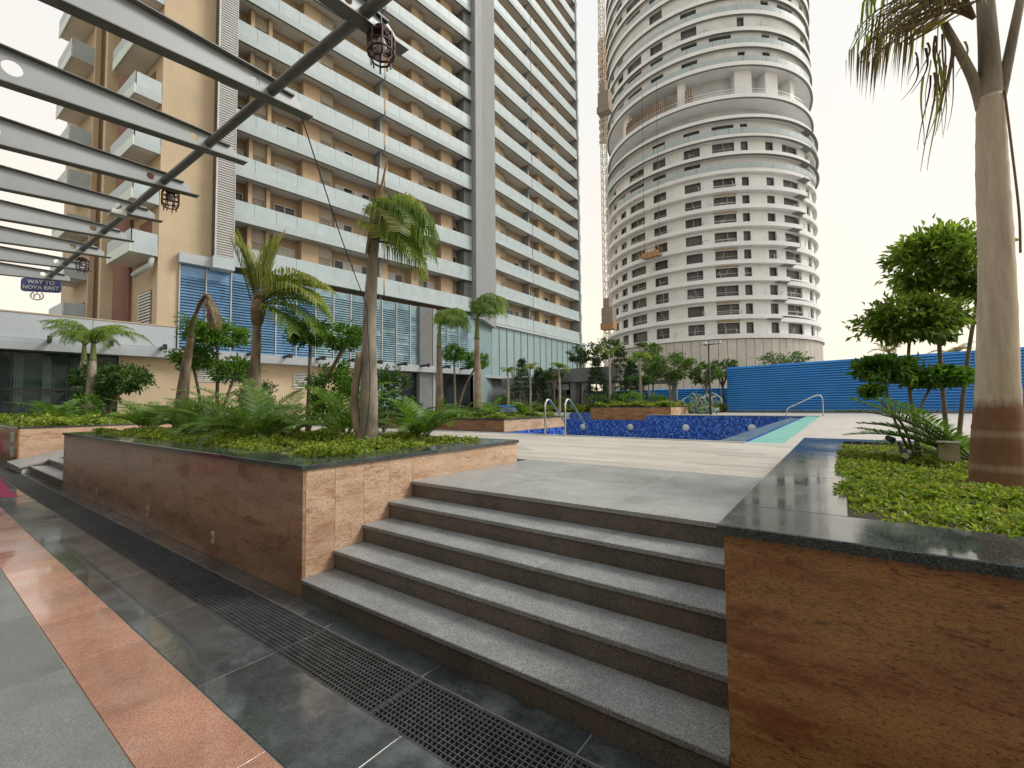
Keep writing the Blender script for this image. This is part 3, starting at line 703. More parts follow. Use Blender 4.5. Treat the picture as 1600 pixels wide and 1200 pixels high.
pil(F1, 1.3, 1.55, -.7); pil(F1, 2.5, 2.75, -.7); pil(F1, 5.1, 6.4); pil(F1, 12.0, 12.6); pil(F1, 15.1, 15.9); pil(F1, 18.6, 19.9)
pil(F2, 2.3, 3.3); pil(F2, 12.0, 12.8); pil(F2, 16.4, 17.6)
fin(F1, 11.66, 11.84, -1.6, -.6, M['cladgrey']); fin(F1, 21.2, 22.3, -1.6, -.35, M['concdark'], 'dark_reveal_wall')  # dark concrete wall stands in for the dark reveal left of the grey shaft
fin(F2, 9.15, 9.35, -1.6, -.6, M['cladgrey']); fin(F2, 22.2, 22.7, -1.6, -.1, M['cladgrey'])
rd = random.Random(5)
for k in range(NF):
    z = Z0 + k*FH
    band(F1, .08, 11.68, z); band(F1, 11.82, 21.95, z)
    band(F2, .9, 9.2, z); band(F2, 9.32, 22.2, z)
    if k < 11:
        for a, b in ((.25,1.2),(3.3,4.85),(8.0,9.6),(9.7,11.2),(13.0,14.6),(16.6,18.2),(20.2,21.1)):
            if rd.random() < .85: door(F1, a, b, z, rd.choice((0,1,1,2,3)))
        for a, b in ((1.56,2.49),(6.42,7.5),(15.92,16.5),(19.92,20.15)): ac(F1, a, b, z)
    for a, b in ((1.1,2.2),(5.2,6.8),(7.2,8.8),(10.2,11.8),(13.6,15.4),(18.2,19.6)):
        if k < 9 and rd.random() < .8: door(F2, a, b, z, rd.choice((0,1,2,2,3)))
    if k < 12:
        for a, b in ((3.32,4.4),(12.82,13.5),(17.62,18.1)): ac(F2, a, b, z)
# corner louvre shaft
sh = MB(); shd = MB(); zz = 11.35
while zz < ZT-.2:
    sh.lbox(F1, -.93, .04, .80, .85, zz, zz+.10); shd.lbox(F1, -1.03, -.97, .03, .80, zz, zz+.10)
    zz += .165
stuff(sh.build('louvre_slats', M['louvgrey'], tower)); stuff(shd.build('return_slats', M['louvdark'], tower))
MB().lbox(F1, -.96, .02, -.2, .79, 11.3, ZT).build('shaft_core', M['acgrey'], tower)
for a, b in ((-1.03,-.935),(.0401,.09)): MB().lbox(F1, a, b, .80, .87, 11.3, ZT).build('shaft_post', M['louvgrey'], tower)
MB().lbox(F1, -1.12, .12, -.2, .95, 10.55, 11.3).build('shaft_ledge', M['band'], tower)
MB().lbox(F1, -2.8, -1.13, .03, .50, 10.62, 11.25).build('corner_ledge', M['podium'], tower)
# grey cladding shaft between the wings
pA = F1(22.0,.55,0)[:2]; pB = F1(23.0,.55,0)[:2]; pC = F2(.85,.35,0)[:2]; pD = F2(.85,-2,0)[:2]; pE = F1(22.0,-2,0)[:2]
MB().prism([F1(22.03,.50,0)[:2], F1(23.0,.50,0)[:2], F2(.82,.30,0)[:2], pD, pE], 10.4, ZT).build('shaft_core', M['cladgrey'], tower)
def slabquad(p, q, th, z0, z1):
    p, q = Vector((*p,0)), Vector((*q,0)); d = (q-p).normalized(); nn = Vector((d.y,-d.x,0))*th
    pts = [p, q, q+nn, p+nn]
    return MB().add([(v.x,v.y,z0) for v in pts]+[(v.x,v.y,z1) for v in pts], [(0,3,2,1),(4,5,6,7),(0,1,5,4),(1,2,6,5),(2,3,7,6),(3,0,4,7)])
e0, e1 = Vector(F1(22.0,.5,0)[:2]), Vector(F2(.82,.30,0)[:2])
for k in range(NF):
    z = Z0 + k*FH - .5
    for i in range(2):
        a = e0.lerp(e1, i*.5+.004); b = e0.lerp(e1, (i+1)*.5-.004)
        slabquad(a, b, .05, z+.01, z+FH-.01).build('cladding_panel', M['cladgrey'], tower)
MB().lbox(F2, 22.25, 22.6, -.6, .12, 10.4, ZT).build('end_pier', M['cladgrey'], tower)
for k in range(NF):
    z = Z0 + k*FH
    MB().lbox(F2, 22.61, 23.6, -1.6, -.3, z, z+.45).lbox(F2, 23.55, 23.6, -1.6, -.3, z+.45, z+1.3).build('side_balcony', M['mint'], tower)
F3 = frame(F1(-3.75,0,0)[:2], -1.5)
def FE(s_, n_, z_): return F3(s_+3.75, n_, z_)
# end elevation balconies, stacks A and B
EW = thing_wall = MB().lbox(FE, -3.77, -3.70, -18, -.02, 6.6, ZT).build('end_wall', M['beige2'], tower)
for k in range(-1, NF):
    z = Z0 + k*FH - .3
    if k >= 0:
        MB().lbox(FE, -5.10, -3.79, -.06, .0, z, z+.55).lbox(FE, -5.10, -3.79, -4.4, -.061, z+.12, z+.4).build('balcony_slab', M['band'], tower)
        MB().lbox(FE, -5.16, -5.101, -4.4, .0, z, z+.62).build('balcony_front', M['mint'], tower)
        MB().lbox(FE, -5.14, -5.12, -4.4, -.02, z+.63, z+1.35).lbox(FE, -5.05, -3.79, -.05, -.03, z+.56, z+1.35).build('glass_balustrade', M['balglass'], tower)
        MB().lbox(FE, -5.10, -3.79, -4.35, -.065, z+.10, z+.119).build('soffit', M['soffit'], tower)
        MB().lbox(FE, -3.79, -3.772, -3.4, -1.2, z+.5, z+2.7).build('balcony_door', M['brick'], tower)
    MB().lbox(FE, -6.0, -4.75, -10.4, -10.3, z, z+.55).lbox(FE, -6.0, -4.75, -14.3, -10.401, z+.12, z+.4).build('balcony_slab', M['band'], tower)
    MB().lbox(FE, -6.06, -6.001, -14.3, -10.3, z, z+.62).build('balcony_front', M['mint'], tower)
    MB().lbox(FE, -6.04, -6.02, -14.3, -10.3, z+.63, z+1.4).lbox(FE, -5.95, -4.75, -10.37, -10.35, z+.56, z+1.4).build('glass_balustrade', M['balglass'], tower)
    MB().lbox(FE, -6.0, -4.75, -14.25, -10.405, z+.10, z+.119).build('soffit', M['soffit'], tower)
MB().lbox(FE, -4.75, -3.78, -18, -10.0, 6.6, ZT).build('end_wall', M['beige2'], tower)
MB().lbox(FE, -5.3, -4.7, -5.35, -4.85, 6.6, ZT).build('end_column', M['beige2'], tower)
MB().lbox(FE, -4.9, -4.6, -9.95, -9.6, 6.6, ZT).build('end_column', M['beige2'], tower)
MB().lbox(FE, -3.95, -3.78, -9.8, -4.6, 6.6, ZT).build('recess_wall', M['brick'], tower)
for n0, n1, s_, za, zb in ((-3.0,-.9,-3.80,6.75,8.9), (-13.5,-11.0,-4.80,6.75,9.3)):
    gr = MB().lbox(FE, s_-.02, s_+.019, n0, n1, za, zb).build('vent_grille', M['louvdark'], tower); l_ = MB()
    q = za+.06
    while q < zb-.08: l_.lbox(FE, s_-.08, s_-.021, n0, n1, q, q+.09); q += .19
    l_.build('slats', M['white'], gr)
# rainwater elbow under the lowest balcony
MB().tube([FE(-4.0,-.25,10.75), FE(-4.05,-.3,10.3), FE(-4.4,-.9,9.9), FE(-4.5,-1.6,9.75)], .16, 12).build('drain_elbow', M['band'], tower, True)
# ---- blue louvre base
pitch = 1.42; zlo, zhi = 5.05, 10.62
MB().lbox(F1, -2.74, 22.0, -.95, -.05, 4.6, 10.6).build('base_wall', M['concdark'], tower)
for i in range(18):
    s0 = -2.7 + pitch*i; s1 = s0 + pitch
    if s1 > 22.2: break
    MB().lbox(F1, s0-.035, s0+.035, .0, .16, zlo, zhi).build('mullion', M['louvgrey'], tower)
    if i == 13: continue
    f_ = min(1., max(0., (i-2)/7.)); l_ = MB(); n_ = 30; dz = (zhi-zlo)/n_
    m_ = M['bluelouv'] if rd.random() > f_*.9 and i < 7 else M['teallouv']
    smooth_rows = rd.randrange(2, 6) if i > 8 else (4 if i < 2 else 2)
    for q in range(n_):
        zq = zlo + q*dz
        if q >= n_-smooth_rows or (i > 8 and rd.random() < .12): l_.lbox(F1, s0+.04, s1-.04, .02, .05, zq, zq+dz-.005)
        else:
            a = [F1(s, n, z_) for n, z_ in ((.13,zq),(.13,zq+.018),(.03,zq+dz*.98),(.03,zq+dz*.98-.018)) for s in (s0+.04,s1-.04)]
            l_.add(a, [(0,1,3,2),(2,3,5,4),(4,5,7,6),(6,7,1,0),(0,2,4,6),(1,7,5,3)])
    l_.build('louvre_bay', m_, tower)
MB().lbox(F1, -2.75, 22.2, -.04, -.01, zlo, zhi).build('louvre_backing', M['teallouv'], tower)
# base of the second wing: plain teal glass panels
q0, q1 = Vector(F1(22.1,-.1,0)[:2]), Vector(F2(.6,-.25,0)[:2])
slabquad(q0, q1, .05, .8, 10.6).build('facade_panel', M['tealpanel'], tower)
for i in range(16):
    s0 = .62 + 1.5*i
    MB().lbox(F2, s0+.03, s0+1.47, -.3, -.24, 4.9, 10.75).build('facade_panel', M['tealpanel'], tower)
    MB().lbox(F2, s0-.028, s0+.028, -.3, -.16, 4.9, 10.75).build('mullion', M['cladgrey'], tower)
MB().lbox(F2, .6, 24.7, -.9, -.31, .8, 11.0).build('base_wall', M['concdark'], tower)
MB().lbox(F2, .62, 24.6, -.5, .05, 10.76, 11.04).build('base_fascia', M['band'], tower)

# ================================================================ PODIUM along the tower foot
pod = thing('podium', 'low podium with blue grey fascia, dark glass front and beige wall at left', 'podium', (-34, 2, .8))
MB().lbox(F1, -30, -2.78, -12, -.6, .8, 6.3).build('core', M['concdark'], pod)
for i in range(7):
    a = -30 + 3.9*i; MB().lbox(F1, a+.01, min(a+3.9,-2.79)-.01, -.6, .05, 5.25, 6.55).build('fascia_panel', M['podium'], pod)
MB().lbox(F1, -30, -2.78, -.62, .09, 6.551, 6.61).build('parapet_cap', M['beige2'], pod)
MB().lbox(F1, -30, 22.2, -.5, .75, 4.58, 4.98).build('canopy', M['canopy'], pod)
MB().lbox(F1, -30, 22.2, -.5, .45, 4.985, 5.2).build('canopy_upstand', M['canopy'], pod)
MB().lbox(F2, -2, 24.6, -.5, .6, 4.55, 4.9).build('canopy', M['canopy'], pod)
for i in range(22):
    s0 = -17.7 + 2.35*i
    if s0 > 21: break
    MB().lbox(F1, s0-.07, s0+.07, .46, 1.75, 5.02, 5.20).lbox(F1, s0-.09, s0+.09, 1.55, 1.80, 4.95, 5.26).build('bracket', M['black'], pod)
MB().lbox(F1, -5.45, -2.0, -.9, -.05, .8, 4.575).build('wall', M['beige2'], pod)
MB().lbox(F1, -1.99, 9.5, -.9, -.12, .8, 4.575).build('wall', M['beige2'], pod)
for a, b, c, d in ((-1.6,1.4,3.2,4.2),(4.3,5.9,2.9,4.1)):
    gr = MB().lbox(F1, a, b, -.119, -.10, c, d).build('vent_grille', M['louvdark'], pod); l_ = MB(); q = c+.03
    while q < d-.05: l_.lbox(F1, a, b, -.099, -.05, q, q+.06); q += .12
    l_.build('slats', M['white'], gr)
# shopfront glass with curtains behind
for i in range(10):
    s0 = -5.5 - 2.05*(i+1)
    MB().lbox(F1, s0+.03, s0+2.02, -.22, -.20, .85, 4.55).build('shopfront_glass', M['darkglass'], pod)
    MB().lbox(F1, s0-.03, s0+.03, -.26, -.12, .8, 4.57).build('shopfront_mullion', M['black'], pod)
    for j in range(2):
        a = s0 + .15 + j*1.0 + rd.uniform(-.1,.1); cu = MB(); wv = []
        for q in range(9): wv.append((a + q*.045, -.45 + (.03 if q % 2 else -.03)))
        vs = [F1(u, v, z_) for z_ in (1.9, 4.4) for u, v in wv]
        cu.add(vs, [(q, q+1, 9+q+1, 9+q) for q in range(8)]).build('curtain', M['curtain'], pod)
MB().lbox(F1, -30, -5.5, -.3, -.1, 2.55, 2.65).build('transom', M['black'], pod)
for i in range(6):
    s0 = 9.6 + 2.05*i; MB().lbox(F1, s0+.04, s0+2.0, -.3, -.25, .85, 4.5).build('shopfront_glass', M['tealpanel'] if i < 2 else M['pane'], pod)
MB().lbox(F1, 15.2, 16.6, -.15, .35, .8, 10.6).build('dark_recess_block', M['concdark'], pod)  # dark block stands in for the dark recess in the louvre base
MB().lbox(F1, 16.65, 16.95, -.1, .4, .8, 10.6).build('grey_pier', M['cladgrey'], pod)
# ================================================================ ROUND TOWER UNDER CONSTRUCTION
RC = (-23.3, 105.2); RR = 20.9; RW = 20.15; A0 = R(-77.51)      # angle 0 faces the walkway
rt_ = thing('round_tower', 'tall round concrete tower under construction with stacked ring slabs', 'tower', (RC[0], RC[1], -1.3))
def rp(phi, r, z): a = A0 + R(phi); return (RC[0] + r*math.cos(a), RC[1] + r*math.sin(a), z)
def arc(mb, p0, p1, r0, r1, z0, z1, step=3.0):
    n = max(1, int(math.ceil(abs(p1-p0)/step))); vs = []; fs = []
    for i in range(n+1):
        ph = p0 + (p1-p0)*i/n
        vs += [rp(ph,r0,z0), rp(ph,r1,z0), rp(ph,r1,z1), rp(ph,r0,z1)]
    for i in range(n):
        b = 4*i; fs += [(b,b+1,b+5,b+4),(b+1,b+2,b+6,b+5),(b+2,b+3,b+7,b+6),(b+3,b,b+4,b+7)]
    fs += [(3,2,1,0),(4*n,4*n+1,4*n+2,4*n+3)]
    return mb.add(vs, fs)
LV = [12.7,16.1,19.4,22.7,25.8,29.0,32.4,35.6,38.8,42.2,45.3,48.5,51.9,56.0,61.9,65.3,68.4,71.6,74.8,78.0,81.2,84.4,87.6,90.8,94.0,97.2]
BRK = [33,34.5,37.7,39.6,43.3,46.4,48.9,52.1,54.4,57.9,60,62,64]
WIN = [(-66,-60),(-54.1,-47.6),(-43.6,-32.2),(-26.4,-18.8),(-9.1,-1.2),(4.7,15.2),(18.3,21.9),(31.0,35.6),(41.0,52.9),(61,66),(72,76)]
arc(MB(), -180, 180, RW-4.6, RW-4.5, 8, 99, 6).build('core_wall', M['inner'], rt_)
for i in range(52):                                    # base cladding panels
    p = -106 + 4.1*i
    arc(MB(), p+.12, p+3.98, RW+.55, RW+.7, -1.3, 12.6, 2.05).build('base_panel', M['basepanel'], rt_)
arc(MB(), -180, 180, RW-1, RW+.52, -1.3, 12.65, 4).build('base_drum', M['concdark'], rt_)
rd2 = random.Random(3)
for i, z in enumerate(LV[:-1]):
    zn = LV[i+1]; hgt = zn - z; tall = hgt > 5
    br = BRK[i] if i < len(BRK) else None
    if i >= 13: rl = RR - .5 + .12*math.sin(i)         # slimmer upper drum
    else: rl = RR
    if br is not None and i > 0:
        arc(MB(), -180, br, RW-4.4, rl+(.45 if i < 9 else .2), z+.02, z+.75).build('ring_slab', M['concrete2'], rt_)
        arc(MB(), br+.3, 179.7, RW-4.4, rl-.15, z-.45, z+.28).build('ring_slab', M['concrete2'], rt_)
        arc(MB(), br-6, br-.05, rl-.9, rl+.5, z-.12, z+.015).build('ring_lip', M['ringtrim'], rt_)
    else:
        arc(MB(), -180, 180, RW-4.4, rl+.3, z, z+.72).build('ring_slab', M['concrete2'], rt_)
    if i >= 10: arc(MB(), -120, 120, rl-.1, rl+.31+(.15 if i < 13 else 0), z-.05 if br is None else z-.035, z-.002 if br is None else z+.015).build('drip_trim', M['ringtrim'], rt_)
    if tall or i == 12:
        # open plant storey: recessed core, piers and rows of exposed reinforcement
        arc(MB(), -75, 75, RW-3.0, RW-2.8, z+.7, zn).build('recessed_wall', M['concrete'], rt_)
        if tall:
            for p0, p1 in ((-52,-46),(-12,-8),(17,26),(34,42),(52,56)): arc(MB(), p0, p1, RW-3.0, RW-.7, z+.72, zn).build('pier', M['concrete2'], rt_)
            for j in range(34):
                p = -46 + j*1.25
                if -12.5 < p < -7.5: continue
                q = MB(); hh_ = rd2.uniform(1.7,2.6)
                q.bar(rp(p,RR-.9,z+.72), rp(p,RR-.9,z+1.4+hh_), .2); q.bar(rp(p,RR-.9,z+2.2), rp(p+1.2,RR-.9,z+2.2), .1); q.bar(rp(p,RR-.9,z+1.7), rp(p+1.2,RR-.9,z+1.7), .1)
                q.build('rebar_column', M['rebar'], rt_)
            r_ = MB()
            for zz in (z+1.2, z+1.7): arc(r_, -60, 60, rl-.05, rl, zz, zz+.07)
            r_.build('edge_rail', M['stainless'], rt_)
        continue
    zb = z+.72
    w0, w1 = zb + .25*(hgt/3.3), zb + 2.15*(hgt/3.3)
    if i >= 9: w0, w1 = zb+.3, zb+2.25
    wl = MB(); cur = -100
    drop = {j for j in range(len(WIN)) if i > 8 and rd2.random() < .3}
    for j, (a, b) in enumerate(WIN):
        if j in drop: continue
        arc(wl, cur, a, RW-.3, RW, zb, zn); arc(wl, a, b, RW-.3, RW, zb, w0); arc(wl, a, b, RW-.3, RW, w1, zn); cur = b
    arc(wl, cur, 100, RW-.3, RW, zb, zn); arc(wl, 100, 260, RW-.3, RW, zb, zn, 8)
    wl.build('wall', M['concrete2'] if i < 13 else M['concrete'], rt_)
    for j, (a, b) in enumerate(WIN):
        if j in drop: continue
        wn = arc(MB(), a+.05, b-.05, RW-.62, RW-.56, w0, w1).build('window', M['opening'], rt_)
        f_ = MB()
        if b-a > 5 and i < 11 and rd2.random() < .75:
            for q in (.35,.7): arc(f_, a+.1, b-.1, RW-.2, RW-.12, w0+q*rd2.uniform(.8,1.2), w0+q+.05)
            f_.bar(rp(a+(b-a)*rd2.uniform(.3,.7),RW-.16,w0), rp(a+(b-a)*rd2.uniform(.3,.7),RW-.16,w1), .07)
            f_.build('guard_rail', M['louvgrey'], wn)
        if i < 9 and j == 5 and i % 3 != 2: arc(MB(), a-.3, b+.3, RW+.01, RW+.06, w1+.1, w1+.72).build('timber_board', M['beige2'], rt_)
    if i in (9,11,14,15,17,19,22):
        g_ = MB(); st_ = rd2.randint(-60,-40); en = rd2.randint(40,70)
        if i in (11,15) or i > 18: st_, en = -78, 74
        ph = st_
        while ph < en: arc(g_, ph+.1, ph+5.9, rl+.2, rl+.24, z+.73, z+1.75, 3); ph += 6
        g_.build('glass_balustrade', M['balglass'], rt_)
    # loose debris and guard posts on the slab edges
    for j in range(6):
        p = rd2.uniform(-65, 60); q = MB().bar(rp(p,rl-.2,z+.73), rp(p+rd2.uniform(-1,1),rl-.2,z+rd2.uniform(1.4,2.2)), .09)
        q.bar(rp(p,rl-.2,z+1.5), rp(p+rd2.uniform(1,4),rl-.2,z+1.5+rd2.uniform(-.2,.2)), .06).build('guard_post', M['louvgrey'], rt_)
    if i < 9: MB().add([rp(28.5,RW,zb), rp(30.8,RW,zb), rp(30.8,RW+1.0,zb), rp(28.5,RW+1.0,zb), rp(28.5,RW,zb+1.5), rp(30.8,RW,zb+1.5), rp(30.8,RW+.1,zb+.1), rp(28.5,RW+.1,zb+.1)],
            [(0,3,2,1),(4,5,6,7),(0,1,5,4),(1,2,6,5),(2,3,7,6),(3,0,4,7)]).build('stair_flank', M['concrete2'], rt_)
for i, z in enumerate(LV[14:22]):                     # orange cantilever platforms on the far left edge
    for d in (0., 1.4):
        if z+d > 92: continue
        t = MB().add([rp(-80,RR-.4,z+.9+d), rp(-74,RR-.4,z+.9+d), rp(-76,RR+1.7,z+.9+d), rp(-80,RR+1.7,z+.9+d), rp(-80,RR-.4,z+2.0+d), rp(-74,RR-.4,z+2.0+d), rp(-77,RR+1.0,z+2.0+d), rp(-80,RR+1.0,z+2.0+d)],
            [(0,3,2,1),(4,5,6,7),(0,1,5,4),(1,2,6,5),(2,3,7,6),(3,0,4,7)]).build('timber_platform', M['orange'], rt_)
gd = thing('work_cradle', 'orange suspended work cradle hanging in front of the round tower', 'work cradle', rp(-24, 22.3, 29.2), None)
m_ = MB(); arc(m_, -29, -20, 21.6, 22.9, 29.0, 29.2, 9)
for p in (-29,-26,-23,-20): m_.bar(rp(p,22.85,29.2), rp(p,22.85,30.7), .1); m_.bar(rp(p,21.7,29.2), rp(p,21.7,30.7), .1)
arc(m_, -29, -20, 22.8, 22.9, 29.2, 30.0, 9); m_.bar(rp(-29,22.85,30.65), rp(-20,22.85,30.65), .1); m_.build('cradle_frame', M['orange'], gd)
q = MB(); q.bar(rp(-28.5,22.3,30.6), rp(-28.5,21.9,62), .04); q.bar(rp(-20.5,22.3,30.6), rp(-20.5,21.9,62), .04); q.build('suspension_rope', M['black'], gd)

# ================================================================ CONSTRUCTION HOIST
HX, HY = -32.4, 72.6
ho = thing('hoist_mast', 'thin lattice construction hoist mast standing between the two towers', 'hoist mast', (HX, HY, -1.3))
sec = MB(); hw_ = .42; cs = [(-hw_,-hw_),(hw_,-hw_),(hw_,hw_),(-hw_,hw_)]
for x, y in cs: sec.bar((x,y,0),(x,y,1.5),.09)
for i in range(4):
    a, b = cs[i], cs[(i+1)%4]
    sec.bar((*a,.05),(*b,.05),.09); sec.bar((*a,.1),(*b,1.45),.06)
sme = sec.mesh('mast_section')
for k in range(64): link('mast_section', sme, M['hoist'], ho, (0, 0, 1.5*k))
for z in (14.5, 23, 33, 43, 52, 62, 72):
    e_ = rp(-80, RR, z); q = MB().bar((HX+.4,HY,z),e_,.1); q.bar((HX+.4,HY,z),(e_[0],e_[1],z+1.2),.06); q.build('wall_tie', M['hoist'], ho)
for z, lab in ((15.2, 'hoist cabin with orange base, the lower one on the mast'), (53.0, 'brown hoist cabin, the upper one on the mast')):
    t = thing('hoist_cabin', lab, 'hoist cabin', (HX+.9, HY-.9, z))
    MB().box(HX-.1,HX+1.9,HY-2.0,HY-.5,z,z+2.6).build('cage', M['cabin'], t)
    MB().box(HX-.25,HX+2.05,HY-2.15,HY-.47,z-1.1,z-.01).build('base_frame', M['orange'] if z < 20 else M['cabin'], t)
    MB().box(HX+.2,HX+1.2,HY-1.7,HY-.6,z+2.61,z+4.3).build('drive_unit', M['cabin'], t)

# ================================================================ BLUE SHEET FENCE
fe = thing('sheet_fence', 'tall blue corrugated metal sheet fence beyond the right side of the pool', 'fence', (1, 39.3, .8))
def sheet(x0, x1, z0, zt0, zt1, y, par, ribs=20):
    vs = []; fs = []; k = 0
    for i in range(ribs):
        for f_, d in ((0,0),(.3,0),(.5,.22),(.8,.22)):
            q = (i+f_)/ribs; vs += [(x0, y-d, z0+(zt0-z0)*q), (x1, y-d, z0+(zt1-z0)*q)]
    vs += [(x0,y,zt0),(x1,y,zt1)]
    n_ = len(vs)//2; fs = [(2*i,2*i+1,2*i+3,2*i+2) for i in range(n_-1)]
    return MB().add(vs, fs).build('sheet', M['bluefence'], par)
ztop = lambda x: 4.30 + (x+7.3)*.021
xs_ = [-7.3 + 2.45*i for i in range(9)]
for a, b in zip(xs_[:-1], xs_[1:]):
    sheet(a+.004, b-.004, .92, ztop(a), ztop(b), 39.3 + random.uniform(-.01,.01), fe)
    MB().box(a-.04, a+.04, 39.32, 39.42, .8, ztop(a)-.05).build('post', M['steel_dark'], fe)
MB().add([(-7.3,39.18,ztop(-7.3)+.002),(12.3,39.18,ztop(12.3)+.002),(12.3,39.4,ztop(12.3)+.002),(-7.3,39.4,ztop(-7.3)+.002),(-7.3,39.18,ztop(-7.3)+.07),(12.3,39.18,ztop(12.3)+.07),(12.3,39.4,ztop(12.3)+.07),(-7.3,39.4,ztop(-7.3)+.07)],
         [(0,3,2,1),(4,5,6,7),(0,1,5,4),(1,2,6,5),(2,3,7,6),(3,0,4,7)]).build('top_cap', M['bluefence'], fe)
MB().box(-7.28,-7.2,39.31,47,.8,4.2).build('return_sheet', M['bluefence'], fe)
MB().box(-7.3, 12.3, 39.15, 39.29, .8, .91).build('kerb', M['trim'], fe)
fe2 = thing('sheet_fence', 'lower blue sheet fence half hidden behind the garden trees', 'fence', (-14, 47, .8))
for i in range(8):
    a = -25.5 + 2.3*i; sheet(a+.01, a+2.29, .85, 3.0, 3.0, 47.5, fe2, 10)

# ================================================================ GREY PAVILION
pv = thing('pavilion', 'flat roofed dark grey concrete pavilion behind the pool', 'pavilion', (-23, 41, .8))
MB().box(-25.2,-17.2,39.8,46.5,3.75,5.1).build('roof_slab', M['concdark'], pv)
MB().box(-31.0,-25.21,40.5,46.0,3.3,4.5).build('roof_slab', M['concdark'], pv)
MB().box(-30.6,-24.9,40.9,45.6,.8,3.29).build('wall', M['concdark'], pv)
for i in range(12): MB().box(-30.55+.46*i,-30.4+.46*i,40.8,40.89,.8,3.28).build('wall_rib', M['acgrey'], pv)
for x0, x1 in ((-24.8,-24.1),(-21.9,-21.3),(-20.4,-19.9),(-18.4,-17.35)): MB().box(x0,x1,39.95,40.6,.8,3.749).build('column', M['concdark'], pv)
MB().box(-24.0,-22.3,43.0,43.2,.8,3.7).build('door_recess', M['trench'], pv)
MB().box(-23.6,-22.2,40.2,40.25,3.0,3.6).build('sign_panel', M['podium'], pv)
MB().box(-22.2,-21.92,40.6,42.8,.8,3.7).build('wall', M['podium'], pv)
MB().box(-17.3,-11.8,41.5,42.4,3.35,3.7).build('roof_arm', M['concdark'], pv)
MB().box(-12.4,-12.0,41.7,42.1,.8,3.34).build('column', M['concdark'], pv)

# ================================================================ LAMP POST, HOSES, SMALL THINGS
lp = thing('lamp_post', 'slim dark lamp post with two heads in front of the round tower base', 'lamp post', (-6.94, 31.6, .8))
MB().tube([(-6.94,31.6,.8),(-6.94,31.6,2.2),(-6.94,31.6,5.4)], [.085,.065,.055], 12).build('pole', M['black'], lp, True)
MB().bar((-7.2,31.6,5.38),(-6.3,31.6,5.45),.06).build('arm', M['black'], lp)
for x in (-7.25,-6.35): MB().add([(x-.16,31.4,5.40),(x+.16,31.4,5.46),(x+.16,31.8,5.46),(x-.16,31.8,5.40),(x-.12,31.45,5.55),(x+.14,31.45,5.62),(x+.14,31.75,5.62),(x-.12,31.75,5.55)],
        [(0,3,2,1),(4,5,6,7),(0,1,5,4),(1,2,6,5),(2,3,7,6),(3,0,4,7)]).build('lamp_head', M['louvgrey'], lp)
hs = thing('hose_rack', 'rack hung with looping pale green hoses next to the blue fence', 'hose rack', (-7.6, 33.0, .8))
rk = MB()
for x in (-8.6,-6.9): rk.bar((x,33.2,.8),(x,33.2,2.1),.06)
rk.bar((-8.6,33.2,2.05),(-6.9,33.2,2.05),.06); rk.build('stand', M['steel_dark'], hs)
for i in range(20):
    cx = -8.5 + .08*i + random.uniform(-.08,.08); cz = 1.45 + random.uniform(-.15,.2); ra, rb = random.uniform(.22,.5), random.uniform(.38,.6); yo = random.uniform(-.2,.3)
    tl = random.uniform(-.3,.3)
    MB().tube([(cx+ra*(1+.35*math.sin(R(3*a)+i))*math.cos(R(a)), 33.1+yo+tl*math.cos(R(2*a)), max(.83,cz+rb*(1+.25*math.sin(R(2*a)+2*i))*math.sin(R(a)))) for a in range(0,330,15)], .045, 8).build('hose_loop', plain('hose_%d' % i, [(.24,.38,.30),(.42,.44,.36),(.12,.26,.25)][i%3], .5) , hs, True)
sb_ = thing('storage_bin', 'small blue bin on the far deck left of the pool', 'bin', (-20.6,27.8,.79))
MB().bbox(-21.2,-20.0,27.4,28.2,.79,1.42,.04).build('body', M['signblue'], sb_); MB().bbox(-21.25,-19.95,27.35,28.25,1.421,1.5,.02).build('lid', M['bluefence'], sb_)
# utility cable over the fence
o = MB().tube(smooth_path([(-22,62,5.6),(-5,60,5.35),(14,58,5.5),(34,56,6.0)]), .02, 6).build('overhead_cable', M['black'], None, loc=(6,59,5.4)); tag(o, 'thin overhead cable above the blue fence top', 'cable')
# junction box and garden spotlight in the right planter
jb = thing('junction_box', 'beige junction box on a post in the right planter', 'junction box', (.66, 4.85, 1.08))
MB().bbox(.60,.72,4.80,4.90,1.13,1.27,.008).build('body', M['boxbeige'], jb); MB().bbox(.592,.728,4.79,4.91,1.2705,1.285,.004).build('lid', M['plastic_white'], jb); MB().bar((.66,4.85,1.05),(.66,4.85,1.13),.03).build('post', M['black'], jb)
sl = thing('garden_spotlight', 'black garden spotlight with a round glass among the ground cover', 'spotlight', (.36, 4.6, 1.08))
def disc_tube(mb, c, d, r, ln, n=16):
    c, d = Vector(c), Vector(d).normalized(); return mb.tube([c, c+d*ln], [r, r*.85], n)
disc_tube(MB(), (.38,4.50,1.19), (.25,.9,.35), .030, .06).build('housing', M['black'], sl)
disc_tube(MB(), (.377,4.494,1.187), (.25,.9,.35), .025, .006).build('lens', M['bulb'], sl)
MB().tube([(.38,4.56,1.05),(.37,4.57,1.2),(.35,4.6,1.28)], .012, 8).build('stake', M['black'], sl)
disc_tube(MB(), (.32,4.63,1.29), (-.4,.5,.2), .024, .055).build('head', M['black'], sl)
